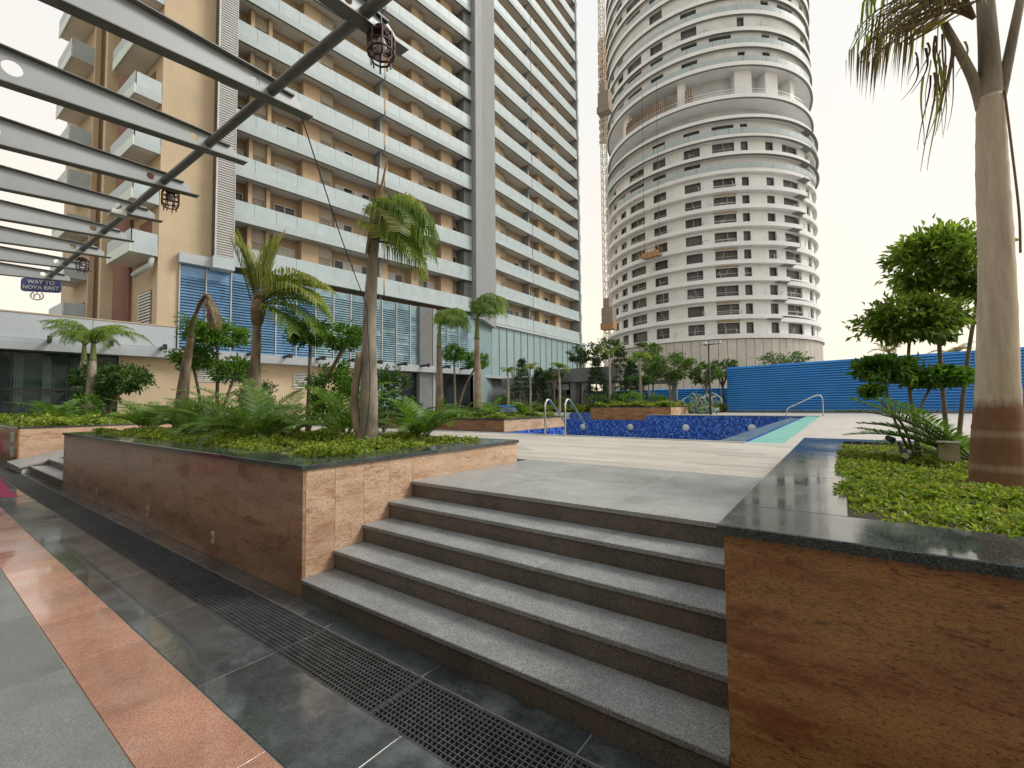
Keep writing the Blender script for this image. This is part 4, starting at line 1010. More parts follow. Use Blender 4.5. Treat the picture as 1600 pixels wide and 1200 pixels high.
# ================================================================ VEGETATION
def np_mesh(name, V, Fq):
    me = bpy.data.meshes.new(name); V = np.asarray(V, dtype=np.float32).reshape(-1,3); Fq = np.asarray(Fq, dtype=np.int32)
    k = Fq.shape[1]; me.vertices.add(len(V)); me.vertices.foreach_set('co', V.ravel())
    me.loops.add(Fq.size); me.loops.foreach_set('vertex_index', Fq.ravel())
    me.polygons.add(len(Fq)); me.polygons.foreach_set('loop_start', np.arange(0, Fq.size, k, dtype=np.int32))
    me.update(calc_edges=True); me.validate(); return me
def unit(a): return a / np.maximum(np.linalg.norm(a, axis=-1, keepdims=True), 1e-9)
def leaf_arrays(P, D, L, W, fold=.25, bend=.2):
    n = len(P); rv = unit(RNG.normal(size=(n,3)) + np.array([0,0,1.2])); S = unit(np.cross(D, rv)); U = np.cross(S, D)
    L = L[:,None]; W = W[:,None]
    mid = P + D*L*.5; tip = P + D*L - U*L*bend
    a = mid + S*W*.5 + U*W*fold; b = mid - S*W*.5 + U*W*fold
    V = np.stack([P, a, tip, b], 1).reshape(-1,3); i = np.arange(n)*4
    Fq = np.concatenate([np.stack([i,i+1,i+2],1), np.stack([i,i+2,i+3],1)]); return V, Fq
def leaves_obj(name, m, parent, P, D, L, W, **kw):
    V, Fq = leaf_arrays(P, D, L, W, **kw); w0 = np.array(WL[parent.name]) if parent else np.zeros(3)
    return link(name, np_mesh(name, V - w0, Fq), m, parent)
def pad_points(c, r, n, clumps=70, flat=.5):
    c = np.array(c); r = np.array(r); d = unit(RNG.normal(size=(clumps,3))); d[:,2] = np.where(d[:,2] < -flat, -flat, d[:,2])
    rad = RNG.uniform(.3,.95,(clumps,1))**.6; cc = d*rad; k = RNG.integers(0, clumps, n)
    p = cc[k] + RNG.normal(size=(n,3))*RNG.uniform(.08,.17,(clumps,1))[k]
    dirs = unit(p*np.array([1,1,1.2]) + RNG.normal(size=(n,3))*.55 + np.array([0,0,.1]))
    return c + p*r, dirs
def pad(parent, c, r, n, leaf, m, name='foliage_pad', **kw):
    if m.name.startswith('backlit') and 'flat' not in kw: kw['flat'] = .85
    P, D = pad_points(c, r, n, **kw); return leaves_obj(name, m, parent, P, D, RNG.uniform(.7,1.2,n)*leaf, RNG.uniform(.36,.5,n)*leaf)
def limb(parent, pts, rad, m=None, name='limb', n=8): return MB().tube(smooth_path(pts, 5), np.interp(np.linspace(0,1,(len(pts)-1)*5+1), np.linspace(0,1,len(rad)), rad).tolist(), n).build(name, m or M['stem'], parent, True)
def topiary(label, base, pads, leaf, m, dens=1.0, r0=.03, group='cloud pruned topiary trees', trunks=None):
    t = thing('topiary_tree', label, 'topiary tree', base, group)
    for i, (c, r) in enumerate(pads):
        n = int(dens * 4200 * (r[0]*r[1] + r[0]*r[2]*.8) / (leaf/.07)**2 * 2.4) + 120
        pad(t, c, r, min(n, 9000), leaf, m)
        b = trunks[i] if trunks else base
        mid = ((b[0]+c[0])/2 + random.uniform(-.06,.06), (b[1]+c[1])/2, b[2]+(c[2]-b[2])*.55)
        limb(t, [b, mid, (c[0], c[1], c[2]-r[2]*.45), (c[0]+r[0]*.25, c[1], c[2])], [r0, r0*.85, r0*.7, r0*.3], name='trunk' if i == 0 else 'limb')
        for q in range(3):
            a = q*2.1+i; limb(t, [(c[0],c[1],c[2]-r[2]*.5), (c[0]+.5*r[0]*math.cos(a), c[1]+.5*r[1]*math.sin(a), c[2]), (c[0]+.75*r[0]*math.cos(a), c[1]+.75*r[1]*math.sin(a), c[2]+.2*r[2])], [r0*.55, r0*.4, r0*.2], n=6)
    return t
# ---- fronds
def frond(base, az, el, length, curve, nl, ll, droop=.5, wid=.02, vee=.35, sweep=.5, tipcut=0., rad=.012):
    """returns rachis points and leaflet arrays"""
    V = []; Fq = []; K = 26; p = np.array(base, float); pts = [p.copy()]; tang = []
    for i in range(K):
        e = el - curve*((i+.5)/K)**1.25; d = np.array([math.cos(az)*math.cos(e), math.sin(az)*math.cos(e), math.sin(e)])
        tang.append(d); p = p + d*length/K; pts.append(p.copy())
    side0 = np.array([-math.sin(az), math.cos(az), 0])
    for j in range(nl):
        t_ = .14 + .86*j/nl; i = min(K-1, int(t_*K)); q = pts[i] + (pts[i+1]-pts[i])*(t_*K-i); d = tang[i]
        upv = np.cross(side0, d); upv = upv if upv[2] > 0 or abs(upv[2]) < .2 else -upv
        prof = math.sin(math.pi*min(1, .16+.84*t_))**.6 if t_ < .9 else .5
        for sd_ in (-1, 1):
            l_ = ll*prof*random.uniform(.85,1.12); dirv = side0*sd_*math.cos(vee) + upv*math.sin(vee)*random.uniform(.6,1.2) + d*sweep*random.uniform(.8,1.2)
            dirv = dirv/np.linalg.norm(dirv); m1 = q + dirv*l_*.5; d2 = dirv + np.array([0,0,-droop*random.uniform(.7,1.3)]); d2 = d2/np.linalg.norm(d2); tp = m1 + d2*l_*.5
            wv = d*wid*.5; n0 = len(V)
            V += [q-wv*.6, q+wv*.6, m1+wv, m1-wv, tp]; Fq += [(n0,n0+1,n0+2),(n0,n0+2,n0+3),(n0+3,n0+2,n0+4)]
    return pts, V, Fq
def frond_obj(parent, m, *a, rad=.012, rm=None, **kw):
    pts, V, Fq = frond(*a, **kw); w0 = np.array(WL[parent.name])
    o = link('frond', np_mesh('frond', np.array(V)-w0, Fq), m, parent)
    MB().tube(pts[::3], np.linspace(rad, rad*.25, len(pts[::3])).tolist(), 6).build('rachis', rm or M['crownshaft'], o, True)
    return o
def trunk(parent, pts, rad, m, rings=True, n=16, name='trunk', steps=10):
    sp = smooth_path(pts, steps); rr_ = np.interp(np.linspace(0,1,len(sp)), np.linspace(0,1,len(rad)), rad)
    if rings: rr_ = rr_*(1 + .025*np.array([1 if i % 4 == 0 else (-.4 if i % 4 == 1 else 0) for i in range(len(sp))]))
    return MB().tube(sp, rr_.tolist(), n).build(name, m, parent, True)
IR = R(36)        # direction of the picture's right hand side

# --- palms in the long planter
p = thing('palm_tree', 'tall bent palm with drooping fronds swept right, rising from the long planter', 'palm tree', (-5.02,3.7,1.05), 'palm trees')
trunk(p, [(-5.03,3.7,1.05),(-5.04,3.7,1.8),(-5.04,3.7,2.6),(-4.99,3.7,3.35),(-4.95,3.7,3.8)], [.12,.11,.09,.072,.06], M['trunk_pale'])
trunk(p, [(-4.95,3.7,3.78),(-4.92,3.7,4.05),(-4.86,3.7,4.32),(-4.82,3.7,4.5)], [.075,.085,.06,.03], M['deadleaf'], False, name='crownshaft')
MB().tube([(-4.86,3.68,4.2),(-4.70,3.72,4.86)], [.02,.008], 6).build('bare_stalk', M['deadleaf'], p); MB().tube([(-4.92,3.68,4.0),(-4.86,3.7,4.78)], [.02,.01], 6).build('bare_stalk', M['deadleaf'], p)
MB().tube([(-4.99,3.62,3.6),(-4.84,3.6,4.25)], [.025,.01], 6).build('bare_stalk', M['trunk'], p)
MB().tube(smooth_path([(-5.08,3.62,1.15),(-5.22,3.6,1.6),(-5.1,3.6,2.3)]), [.06]*6+[.05]*5, 10).build('leaf_sheath', M['trunk'], p, True)
for az, el, ln, cv, mt in ((0,62,1.0,150,'palmleaf'),(20,70,1.15,155,'palmleaf'),(36,55,1.15,140,'palmleaf'),(50,65,1.1,150,'palmleaf'),(75,60,1.0,150,'palmleaf'),(-15,40,1.0,125,'palmyel'),(30,30,1.1,115,'palmleaf'),(60,20,.95,105,'palmyel'),(15,10,.9,95,'palmleaf'),(85,45,.7,140,'palmleaf'),(40,80,1.0,150,'palmyel'),(-25,50,.6,140,'palmyel')):
    frond_obj(p, M[mt], (-4.93,3.7,3.92+random.uniform(-.18,.18)), R(az), R(el-12), ln*.95, R(cv-12), 44, .56, droop=4.5, wid=.017, vee=.05, sweep=.3, rad=.016)
p = thing('palm_tree', 'palm with an upright yellow green brush of fronds in the long planter', 'palm tree', (-8.95,4.0,1.05), 'palm trees')
trunk(p, [(-8.97,4.0,1.05),(-8.98,4.0,1.9),(-8.9,4.0,2.6),(-8.86,4.0,3.2)], [.14,.11,.08,.065], M['trunk'])
trunk(p, [(-8.87,4.0,3.15),(-8.84,4.0,3.4),(-8.84,4.0,3.75)], [.09,.13,.07], M['deadleaf'], False, name='crownshaft')
MB().tube([(-8.62,3.9,1.9),(-8.62,3.9,2.5),(-8.5,3.9,2.75)], [.08,.05,.02], 8).build('leaf_sheath', M['trunk'], p)
for i in range(14): frond_obj(p, M['palmyel'], (-8.84+random.uniform(-.1,.1),4.0+random.uniform(-.1,.1),3.6), R(36+180*(i%2)+random.uniform(-40,40)), R(random.uniform(72,88)), random.uniform(1.0,1.35), R(random.uniform(5,30)), 40, .42, droop=.1, wid=.03, vee=.5, sweep=2.6)
for az, el, ln, cv in ((20,40,1.5,95),(36,55,1.6,100),(50,30,1.5,95),(30,10,1.4,80),(60,50,1.5,120),(10,-5,1.2,60),(45,-15,1.2,50),(25,65,1.5,110)):
    frond_obj(p, M['palmyel' if el > 35 else 'palmleaf'], (-8.82,4.0,3.5), R(az), R(el), ln, R(cv), 48, .6, droop=1.2, wid=.028, vee=.2, sweep=.9, rad=.02)
p = thing('palm_tree', 'broken palm with a bent brown dead top at the far end of the planter', 'palm tree', (-12.2,3.85,1.05), 'palm trees')
trunk(p, [(-12.2,3.85,1.05),(-12.05,3.85,1.9),(-11.85,3.85,2.6),(-11.6,3.85,3.2)], [.15,.12,.09,.07], M['trunk'])
trunk(p, [(-11.62,3.85,3.15),(-11.55,3.85,3.4),(-11.4,3.85,3.65)], [.075,.085,.04], M['crownshaft'], False, name='crownshaft')
trunk(p, [(-11.42,3.85,3.6),(-11.25,3.88,3.85),(-11.0,3.9,4.0),(-10.85,3.92,3.85),(-10.82,3.92,3.3)], [.03,.045,.04,.05,.02], M['deadleaf'], False, name='bent_top')
for i in range(5): frond_obj(p, M['palmdry'], (-11.0+random.uniform(-.1,.15),3.9,3.95), R(36+random.uniform(-30,30)), R(-50), .75, R(45), 18, .2, droop=2.0, wid=.03, vee=.0, rm=M['deadleaf'])
for i in range(4): frond_obj(p, M['palmleaf'], (-11.55,3.85,3.4), R(200+i*25), R(20+i*15), .4, R(60), 12, .2, droop=.6)
# wire strung from the pergola to the tall palm
o = MB().tube(smooth_path([(-3.5,1.9,3.97),(-4.1,2.65,3.35),(-4.72,3.42,2.83),(-4.9,3.56,2.72),(-4.86,3.57,2.2),(-4.84,3.56,1.7),(-4.85,3.5,1.15)]), .0055, 6).build('guy_wire', M['black'], None, loc=(-4.2,2.7,3.2)); tag(o, 'black guy wire from the pergola to the tall palm trunk', 'wire')
# --- twin palms at far left
for bx, by, hgt, lab in ((-26.0,4.95,2.75,'pale trunked palm at far left in front of the dark glass, the nearer of two'), (-29.5,5.3,3.0,'second palm at far left, behind the pale trunked one')):
    p = thing('palm_tree', lab, 'palm tree', (bx,by,1.05), 'palm trees')
    trunk(p, [(bx,by,1.03),(bx+.05,by,2.2),(bx+.25,by,1.05+hgt*.95)], [.22,.17,.12], M['trunk_pale'])
    tz = 1.05+hgt*.95
    trunk(p, [(bx+.25,by,tz-.05),(bx+.25,by,tz+.7)], [.13,.07], M['crownshaft'], False, name='crownshaft')
    for i in range(11):
        a = i*2*math.pi/11 + random.uniform(-.2,.2)
        frond_obj(p, M['palmleaf'], (bx+.25,by,tz+.6), a, R(random.uniform(50,84)), random.uniform(1.5,2.5), R(random.uniform(90,150)), 40, .6, droop=1.8, wid=.032, vee=.25, sweep=.8, rad=.03)
# --- two slim drooping palms in the pool planter
for bx, by, zt, lab in ((-12.74,12.6,3.9,'slim palm with hanging fronds in the pool planter, left of a pair'), (-11.2,13.1,4.15,'slim palm with hanging fronds in the pool planter, right of a pair')):
    p = thing('palm_tree', lab, 'palm tree', (bx,by,1.05), 'palm trees')
    trunk(p, [(bx,by,1.05),(bx+.03,by,2.3),(bx,by,zt)], [.18,.14,.09], M['trunk'])
    trunk(p, [(bx,by,zt-.05),(bx+.05,by,zt+.9)], [.11,.04], M['crownshaft'], False, name='crownshaft')
    for i in range(9):
        frond_obj(p, M['palmleaf'], (bx+.02,by,zt+.75+random.uniform(-.2,.2)), R(36+random.uniform(-80,70)), R(random.uniform(70,86)), random.uniform(1.4,2.1), R(random.uniform(155,172)), 34, .75, droop=5.0, wid=.035, vee=.05, sweep=.3, rad=.025)
# --- big palm on the right
p = thing('palm_tree', 'thick ringed palm trunk with dead hanging leaves at the right edge', 'palm tree', (.74,3.9,1.0), 'palm trees')
trunk(p, [(.75,3.9,1.0),(.75,3.9,1.35),(.76,3.9,1.65),(.785,3.9,2.4),(.79,3.9,3.0),(.80,3.9,3.45)], [.145,.118,.098,.080,.072,.060], M['bigtrunk'], True, 28, steps=12)
trunk(p, [(.80,3.9,3.42),(.805,3.9,3.75),(.80,3.9,4.3)], [.060,.048,.035], M['trunk_pale'], False, 20, name='crownshaft')
for a, b, c_ in (((.765,3.9,3.40),(.72,3.88,3.62),(.60,3.8,3.95)), ((.83,3.9,3.40),(.88,3.92,3.62),(.98,4.0,4.1))):
    MB().tube(smooth_path([a,b,c_]), np.linspace(.034,.02,11).tolist(), 12).build('leaf_base', M['trunk_pale'], p, True)
MB().tube(smooth_path([(.852,3.86,3.45),(.862,3.84,3.1),(.872,3.82,2.7),(.868,3.82,2.45)]), .006, 6).build('fibre_strand', M['deadleaf'], p)
for az, el, ln, cv, mt in ((200,58,.75,150,'palmdry'),(215,50,.7,150,'palmdry'),(230,62,.75,160,'palmdry'),(190,70,.85,150,'palmyel'),(245,40,.6,140,'palmdry'),(210,35,.55,110,'palmdry'),(225,72,.8,130,'palmyel')):
    frond_obj(p, M[mt], (.74,3.85,3.95), R(az), R(el), ln, R(cv), 15, .62, droop=7.0, wid=.016, vee=.0, sweep=.35, rad=.012, rm=M['deadleaf'])
for i in range(26):
    bx, bz = random.uniform(.47,.69), random.uniform(3.66,3.98); by = 3.8+random.uniform(-.06,.1); ln = random.uniform(.18,.5) if i % 4 else random.uniform(.5,.68); sw = random.uniform(-.10,-.01); wd_ = random.uniform(.004,.009)
    cp = [(bx + sw*u*u + .012*math.sin(5*u+i), by, bz - ln*u) for u in np.linspace(0,1,8)]
    vs = []; fs = []
    for j, q in enumerate(cp):
        k_ = wd_*(1-j/8.5); vs += [(q[0]-k_, q[1]-k_*.4, q[2]), (q[0]+k_, q[1]+k_*.4, q[2])]
        if j: fs.append((2*j-2, 2*j-1, 2*j+1, 2*j))
    MB().add(vs, fs).build('dead_strand', M['deadleaf'] if i % 3 else M['palmyel'], p)
for i in range(4): frond_obj(p, M['palmleaf'], (.80,3.9,4.3), R(-60+40*i), R(60), 2.2, R(80), 34, .55, droop=.9, wid=.035, rad=.02)

# --- topiary
topiary('tallest cloud pruned tree with a wide flat crown beside the broken palm', (-11.9,4.5,1.05), [((-11.95,4.5,3.27),(.64,.64,.32))], .10, M['leaf'], .9, .045)
topiary('lower cloud pruned tree with two leaning stems beside the broken palm', (-11.5,4.2,1.05), [((-12.35,4.15,2.70),(.50,.50,.30)), ((-11.5,4.7,2.42),(.46,.46,.32))], .10, M['leaf'], .9, .04, trunks=[(-11.75,4.2,1.05),(-11.35,4.3,1.05)])
topiary('two headed cloud pruned tree behind the middle of the long planter', (-8.4,4.75,1.05), [((-8.3,4.75,2.98),(.40,.40,.30)), ((-7.15,4.75,2.80),(.33,.33,.25))], .085, M['leaf'], .9, .045)
topiary('small round headed topiary between the two slim pool palms', (-12.9,13.7,1.05), [((-12.95,13.7,3.68),(.47,.47,.36)), ((-11.9,13.9,3.35),(.47,.47,.36))], .12, M['leaf'], .9, .05)
topiary('round topiary tree beside the palms in front of the dark glass', (-26.6,5.6,1.05), [((-27.8,5.4,3.0),(.95,.8,.55)), ((-25.2,5.9,2.75),(1.15,.9,.6)), ((-26.8,5.3,2.1),(.85,.7,.4))], .2, M['leafdark'], .8, .08)
topiary('tall backlit cloud pruned tree at right, partly behind the big palm trunk', (.78,5.85,1.05), [((.80,5.85,2.95),(.40,.37,.30)), ((1.08,5.95,2.66),(.2,.2,.10))], .075, M['leafback'], 1.7, .02, trunks=[(.80,5.85,1.05),(.86,5.9,1.05)])
topiary('middle cloud pruned tree at right with a wide flat crown', (.56,5.45,1.05), [((.54,5.45,2.33),(.38,.35,.19))], .07, M['leafback'], 1.7, .016)
topiary('low cloud pruned shrub at right in front of the blue fence', (.50,5.2,1.05), [((.33,5.2,1.87),(.22,.2,.11)), ((.68,5.5,1.80),(.25,.2,.09)), ((.22,5.0,1.68),(.07,.06,.04))], .065, M['leaf'], 1.5, .012)

# --- ground cover
def cover(name, label, rects, n, zc, hgt, leaf, m=None, holes=()):
    xs = []; 
    A = np.array([(x1-x0)*(y1-y0) for x0,x1,y0,y1 in rects]); k = RNG.choice(len(rects), n, p=A/A.sum()); rc = np.array(rects)[k]
    x = RNG.uniform(rc[:,0], rc[:,1]); y = RNG.uniform(rc[:,2], rc[:,3])
    h = hgt*(.55 + .45*np.sin(x*3.1+np.cos(y*2.3)*2)*np.cos(y*3.7+x*.7)) * RNG.uniform(.5,1.1,n)
    q = 7; P = np.repeat(np.stack([x,y,zc+h],1), q, 0); az = RNG.uniform(0,2*np.pi,n*q); el = RNG.uniform(-.1,1.1,n*q)
    D = np.stack([np.cos(az)*np.cos(el), np.sin(az)*np.cos(el), np.sin(el)],1); P = P + D*leaf*.25 - np.array([0,0,1])*RNG.uniform(0,.05,(n*q,1))*hgt*4
    V, Fq = leaf_arrays(P, D, RNG.uniform(.6,1.15,n*q)*leaf, RNG.uniform(.4,.6,n*q)*leaf)
    o = link(name, np_mesh(name, V, Fq), m or M['cover']); return tag(o, label, 'ground cover', None, 'stuff')
cover('ground_cover', 'low leafy green ground cover filling the long planter', [(PX0+.35,PX1-.36,PY0+.42,PY1-.36),(PX0+.4,PX1-.38,PY0+.36,PY0+.6)], 8000, 1.02, .17, .055)
cover('ground_cover', 'dense small leaved ground cover filling the right planter', [(RX0+.38,3.2,2.42,7.08),(RX0+.38,1.6,2.40,4.5)], 13000, 1.03, .11, .034)
cover('ground_cover', 'leafy ground cover in the far left planter', [(-32.5,-18.9,2.5,8.2)], 5500, 1.0, .3, .14)
cover('ground_cover', 'green ground cover in the low pool planter', [(-15.9,-9.1,11.85,15.4)], 3200, 1.06, .2, .1)
cover('ground_cover', 'green ground cover in the planter on the far pool edge', [(-14.4,-9.1,29.8,33.4)], 1500, 1.3, .35, .2)
cover('ground_cover', 'grassy garden planting around the pavilion and far trees', [(-32,-8.5,36.5,40.5),(-10.2,-8,34.5,46)], 4200, .8, .6, .3)

# --- cycads and arching shrubs in the planters
def cycad(label, base, n, ln, el0, m='cycad', ll=.16, group='cycads in the planters', azr=None, nl=40, wid=.012, cv=(50,95)):
    t = thing('cycad', label, 'cycad', base, group)
    for i in range(n):
        a = (i/n*2*math.pi + random.uniform(-.25,.25)) if azr is None else R(random.uniform(*azr))
        frond_obj(t, M[m], (base[0]+.03*math.cos(a), base[1]+.03*math.sin(a), base[2]+.05), a, R(random.uniform(*el0)), ln*random.uniform(.8,1.15), R(random.uniform(*cv)), nl, ll, droop=.25, wid=wid, vee=.35, sweep=.55, rad=.009)
    MB().lathe(base, [(.0,.14),(.05,.12),(.075,.02),(.06,-.06)], 10).build('stump', M['deadleaf'], t)
    return t
spots = [(-11.6,3.1,.8,'nearest the far end of the long planter'),(-10.6,3.9,.9,'beside the leaning topiary stems'),(-9.7,3.2,.85,'left of the brush palm'),(-8.3,3.3,1.0,'right of the brush palm foot'),
         (-7.4,3.8,1.05,'in the middle of the long planter'),(-6.7,3.1,.95,'left of the tall bent palm'),(-6.0,4.0,1.05,'just behind the tall bent palm'),(-4.75,4.35,.75,'right of the tall bent palm')]
for x, y, ln, lab in spots:
    cycad('arching dark green cycad ' + lab, (x,y,1.06), 15, ln*1.12, (32,84), ll=.19*ln+.05, wid=.017)
cycad('large cycad with long pale green fronds beside the big right palm', (.86,4.98,1.06), 9, .88, (28,60), ll=.17, nl=60, wid=.012, cv=(20,55), azr=(105,215))
cycad('small dark cycad low in the right planter behind the junction box', (.72,5.35,1.06), 9, .5, (5,40), ll=.11, nl=36, wid=.009, cv=(20,50))
for x, y, lab in ((-21.5,3.3,'near the corner of the far left planter'),(-24.2,3.6,'below the far left palms'),(-28.5,3.8,'at the frame edge in the far left planter'),(-20.2,5.6,'behind the corner of the far left planter'),(-22.3,6.8,'against the beige wall at left')):
    cycad('bushy cycad ' + lab, (x,y,1.03), 11, 1.25, (20,70), ll=.3, nl=26, wid=.035)
for x, y, lab in ((-14.8,12.6,'left in the pool planter'),(-13.6,12.4,'at the front left of the pool planter'),(-12.4,12.5,'in front of the left slim palm'),(-11.3,12.4,'in front of the right slim palm'),(-10.2,12.7,'right in the pool planter'),(-9.7,14.0,'at the right rear of the pool planter')):
    cycad('dense dark cycad ' + lab, (x,y,1.09), 13, .95, (20,75), ll=.24, nl=26, wid=.03)
# --- bushes and garden trees behind the pool
def bush(label, c, r, n, leaf, m='leafdark', name='shrub', group='garden shrubs'):
    t = thing(name, label, 'shrub', (c[0], c[1], c[2]-r[2]), group)
    pad(t, c, r, n, leaf, M[m], 'foliage', clumps=60, flat=.9)
    for q in range(4):
        a = q*1.6; limb(t, [(c[0],c[1],c[2]-r[2]), (c[0]+.2*r[0]*math.cos(a),c[1]+.2*r[1]*math.sin(a),c[2]-.4*r[2]), (c[0]+.6*r[0]*math.cos(a),c[1]+.6*r[1]*math.sin(a),c[2]+.2*r[2])], [.04,.03,.01], name='stem', n=6)
bush('dark round shrub just right of the tall bent palm', (-11.0,8.6,1.75), (.85,.8,.95), 2600, .14)
bush('bushy green shrub left of the tall bent palm', (-7.6,4.8,1.85), (.5,.4,.55), 2600, .085, 'leaf')
bush('bright green shrub behind the brush palm', (-10.4,4.7,1.75), (.55,.35,.38), 1500, .085, 'leafdark')
bush('rounded low shrub beside the far left palms', (-24.6,4.6,1.6), (.6,.5,.5), 900, .14, 'leaf')
def gtree(label, x, y, h, rx, rz, leaf, n, m='treeleaf', kind='tree', z0=.8, lean=0, group='garden trees behind the pool'):
    t = thing(kind, label, 'tree', (x,y,z0), group); top = z0+h
    if kind == 'conifer_tree':
        limb(t, [(x,y,z0),(x+lean*.5,y,z0+h*.5),(x+lean,y,top)], [.10,.07,.02], name='trunk')
        Ps=[];Ds=[]
        for k in range(9):
            zz = z0+h*(.28+.72*k/9); r = rx*(1-k/10)
            for q in range(6):
                a = q*1.05+k*.5; e = np.array([x+lean*(zz-z0)/h+r*math.cos(a), y+r*math.sin(a), zz-.15+random.uniform(-.15,.15)]); b0 = np.array([x+lean*(zz-z0)/h,y,zz])
                uu = RNG.uniform(.25,1,n//54)[:,None]; Pp = b0+(e-b0)*uu+RNG.normal(size=(n//54,3))*.06; Ps.append(Pp); Ds.append(unit((e-b0)+RNG.normal(size=(n//54,3))*.5))
        P = np.concatenate(Ps); D = np.concatenate(Ds); leaves_obj('crown', M[m], t, P, D, np.full(len(P),leaf), np.full(len(P),leaf*.18))
    else:
        limb(t, [(x,y,z0),(x+lean*.4,y,z0+h*.3),(x+lean,y,top-rz)], [.11,.085,.05], name='trunk')
        for q in range(6):
            a = q*1.05+x; limb(t, [(x+lean*.6,y,z0+h*.45),(x+lean+.45*rx*math.cos(a),y+.45*rx*math.sin(a),top-rz*1.1),(x+lean+.8*rx*math.cos(a),y+.8*rx*math.sin(a),top-rz*.7)], [.05,.035,.012], n=6)
        pad(t, (x+lean,y,top-rz), (rx,rx,rz), n, leaf, M[m], 'crown', clumps=30, flat=.6)
    return t
T = [('feathery conifer in front of the pavilion\'s left end',-25.6,36.8,5.6,1.4,'conifer_tree'),('second feathery conifer before the pavilion wall',-24.0,37.4,4.6,1.2,'conifer_tree'),
     ('tall feathery conifer right of the pavilion',-16.9,40.8,6.6,1.7,'conifer_tree'),('feathery conifer beside the pavilion\'s right pier',-18.4,38.6,5.4,1.2,'conifer_tree'),('dark feathery conifer behind the far planter',-14.6,37.6,4.8,1.3,'conifer_tree')]
for lab, x, y, h, r, k in T: gtree(lab, x, y, h, r, 0, .28, 2600, 'pineleaf', k)
gtree('bright green spreading tree left of the lamp post', -11.0,36.5,4.6,2.0,1.1,.24,2600,'treeleaf','garden_tree')
gtree('small dark tree right of the lamp post', -7.9,40.5,4.3,1.3,.8,.24,1500,'leafdark','garden_tree')
gtree('pale leaved tree before the tower base', -13.2,39.0,5.0,1.5,.9,.24,1300,'treeleaf','garden_tree')
gtree('thin branching tree above the pavilion roof', -19.3,43.5,7.4,1.9,1.2,.3,1500,'leafdark','garden_tree')
gtree('thin tree over the pavilion\'s right corner', -21.8,42.0,6.6,1.4,.9,.3,900,'leafdark','garden_tree')
gtree('slender tree between pavilion and hoist', -16.2,46.5,7.2,1.5,.9,.3,900,'treeleaf','garden_tree')
gtree('small tree at the pavilion\'s left wall', -22.6,38.0,4.3,.9,.6,.24,900,'leafdark','garden_tree')
gtree('sparse shrub tree showing over the blue fence', -3.9,44.0,4.9,1.9,.5,.3,500,'leafdark','garden_tree')
gtree('dark pruned tree behind the far planter\'s right end', -12.6,34.5,3.0,.9,.4,.2,1200,'leafdark','garden_tree')
gtree('leafy tree beside the left edge of the blue fence', -8.6,38.0,4.0,1.1,1.0,.24,1500,'treeleaf','garden_tree')
for i, (x, y, h, lab) in enumerate(((-24.9,33.5,3.7,'thin young palm before the pavilion, leftmost'),(-22.9,34.2,3.9,'thin young palm before the pavilion door'),(-19.6,33.8,3.8,'thin young palm before the pavilion\'s open bay'),(-14.3,32.3,4.6,'tall thin palm left of the far planter'),(-12.4,33.6,4.2,'thin palm behind the far planter'))):
    p = thing('palm_tree', lab, 'palm tree', (x,y,.8), 'thin garden palms')
    trunk(p, [(x,y,.8),(x+.05,y,.8+h*.5),(x,y,.8+h)], [.12,.09,.06], M['trunk_pale'])
    for k in range(7): frond_obj(p, M['palmyel' if k % 2 else 'palmleaf'], (x,y,.8+h), R(36+random.uniform(-150,150)), R(random.uniform(40,80)), random.uniform(1.0,1.5), R(random.uniform(110,150)), 18, .4, droop=1.0, wid=.06, vee=.2, rad=.03)
for x, y, h, lab in ((3.6,52,6.2,'distant palm top above the blue fence, nearer the tower'),(6.9,47,5.3,'distant palm top above the blue fence, nearer the topiary')):
    p = thing('palm_tree', lab, 'palm tree', (x,y,.8), 'distant palms')
    trunk(p, [(x,y,.8),(x,y,.8+h-1.2)], [.16,.1], M['trunk'], False)
    for k in range(9): frond_obj(p, M['palmdry' if k % 3 else 'palmyel'], (x,y,.8+h-1.25), k*.7, R(random.uniform(30,75)), random.uniform(1.3,2.0), R(random.uniform(50,110)), 18, .5, droop=.8, wid=.07, rad=.03)
for i, (x, y, r, lab) in enumerate(((-13.4,31.0,.8,'dark low shrub in the far pool planter, left'),(-12.2,31.3,.9,'rounded shrub in the far pool planter, middle'),(-10.4,31.5,.7,'light shrub in the far pool planter, right'),(-28.0,37.0,1.0,'low shrub at the pavilion\'s left end'),(-21.0,37.2,.8,'low shrub before the pavilion columns'),(-17.6,36.8,.9,'low shrub right of the pavilion columns'))):
    bush(lab, (x,y,1.25+r*.55), (r,r*.8,r*.7), 1100, .16, ['leafdark','leaf','treeleaf'][i%3])

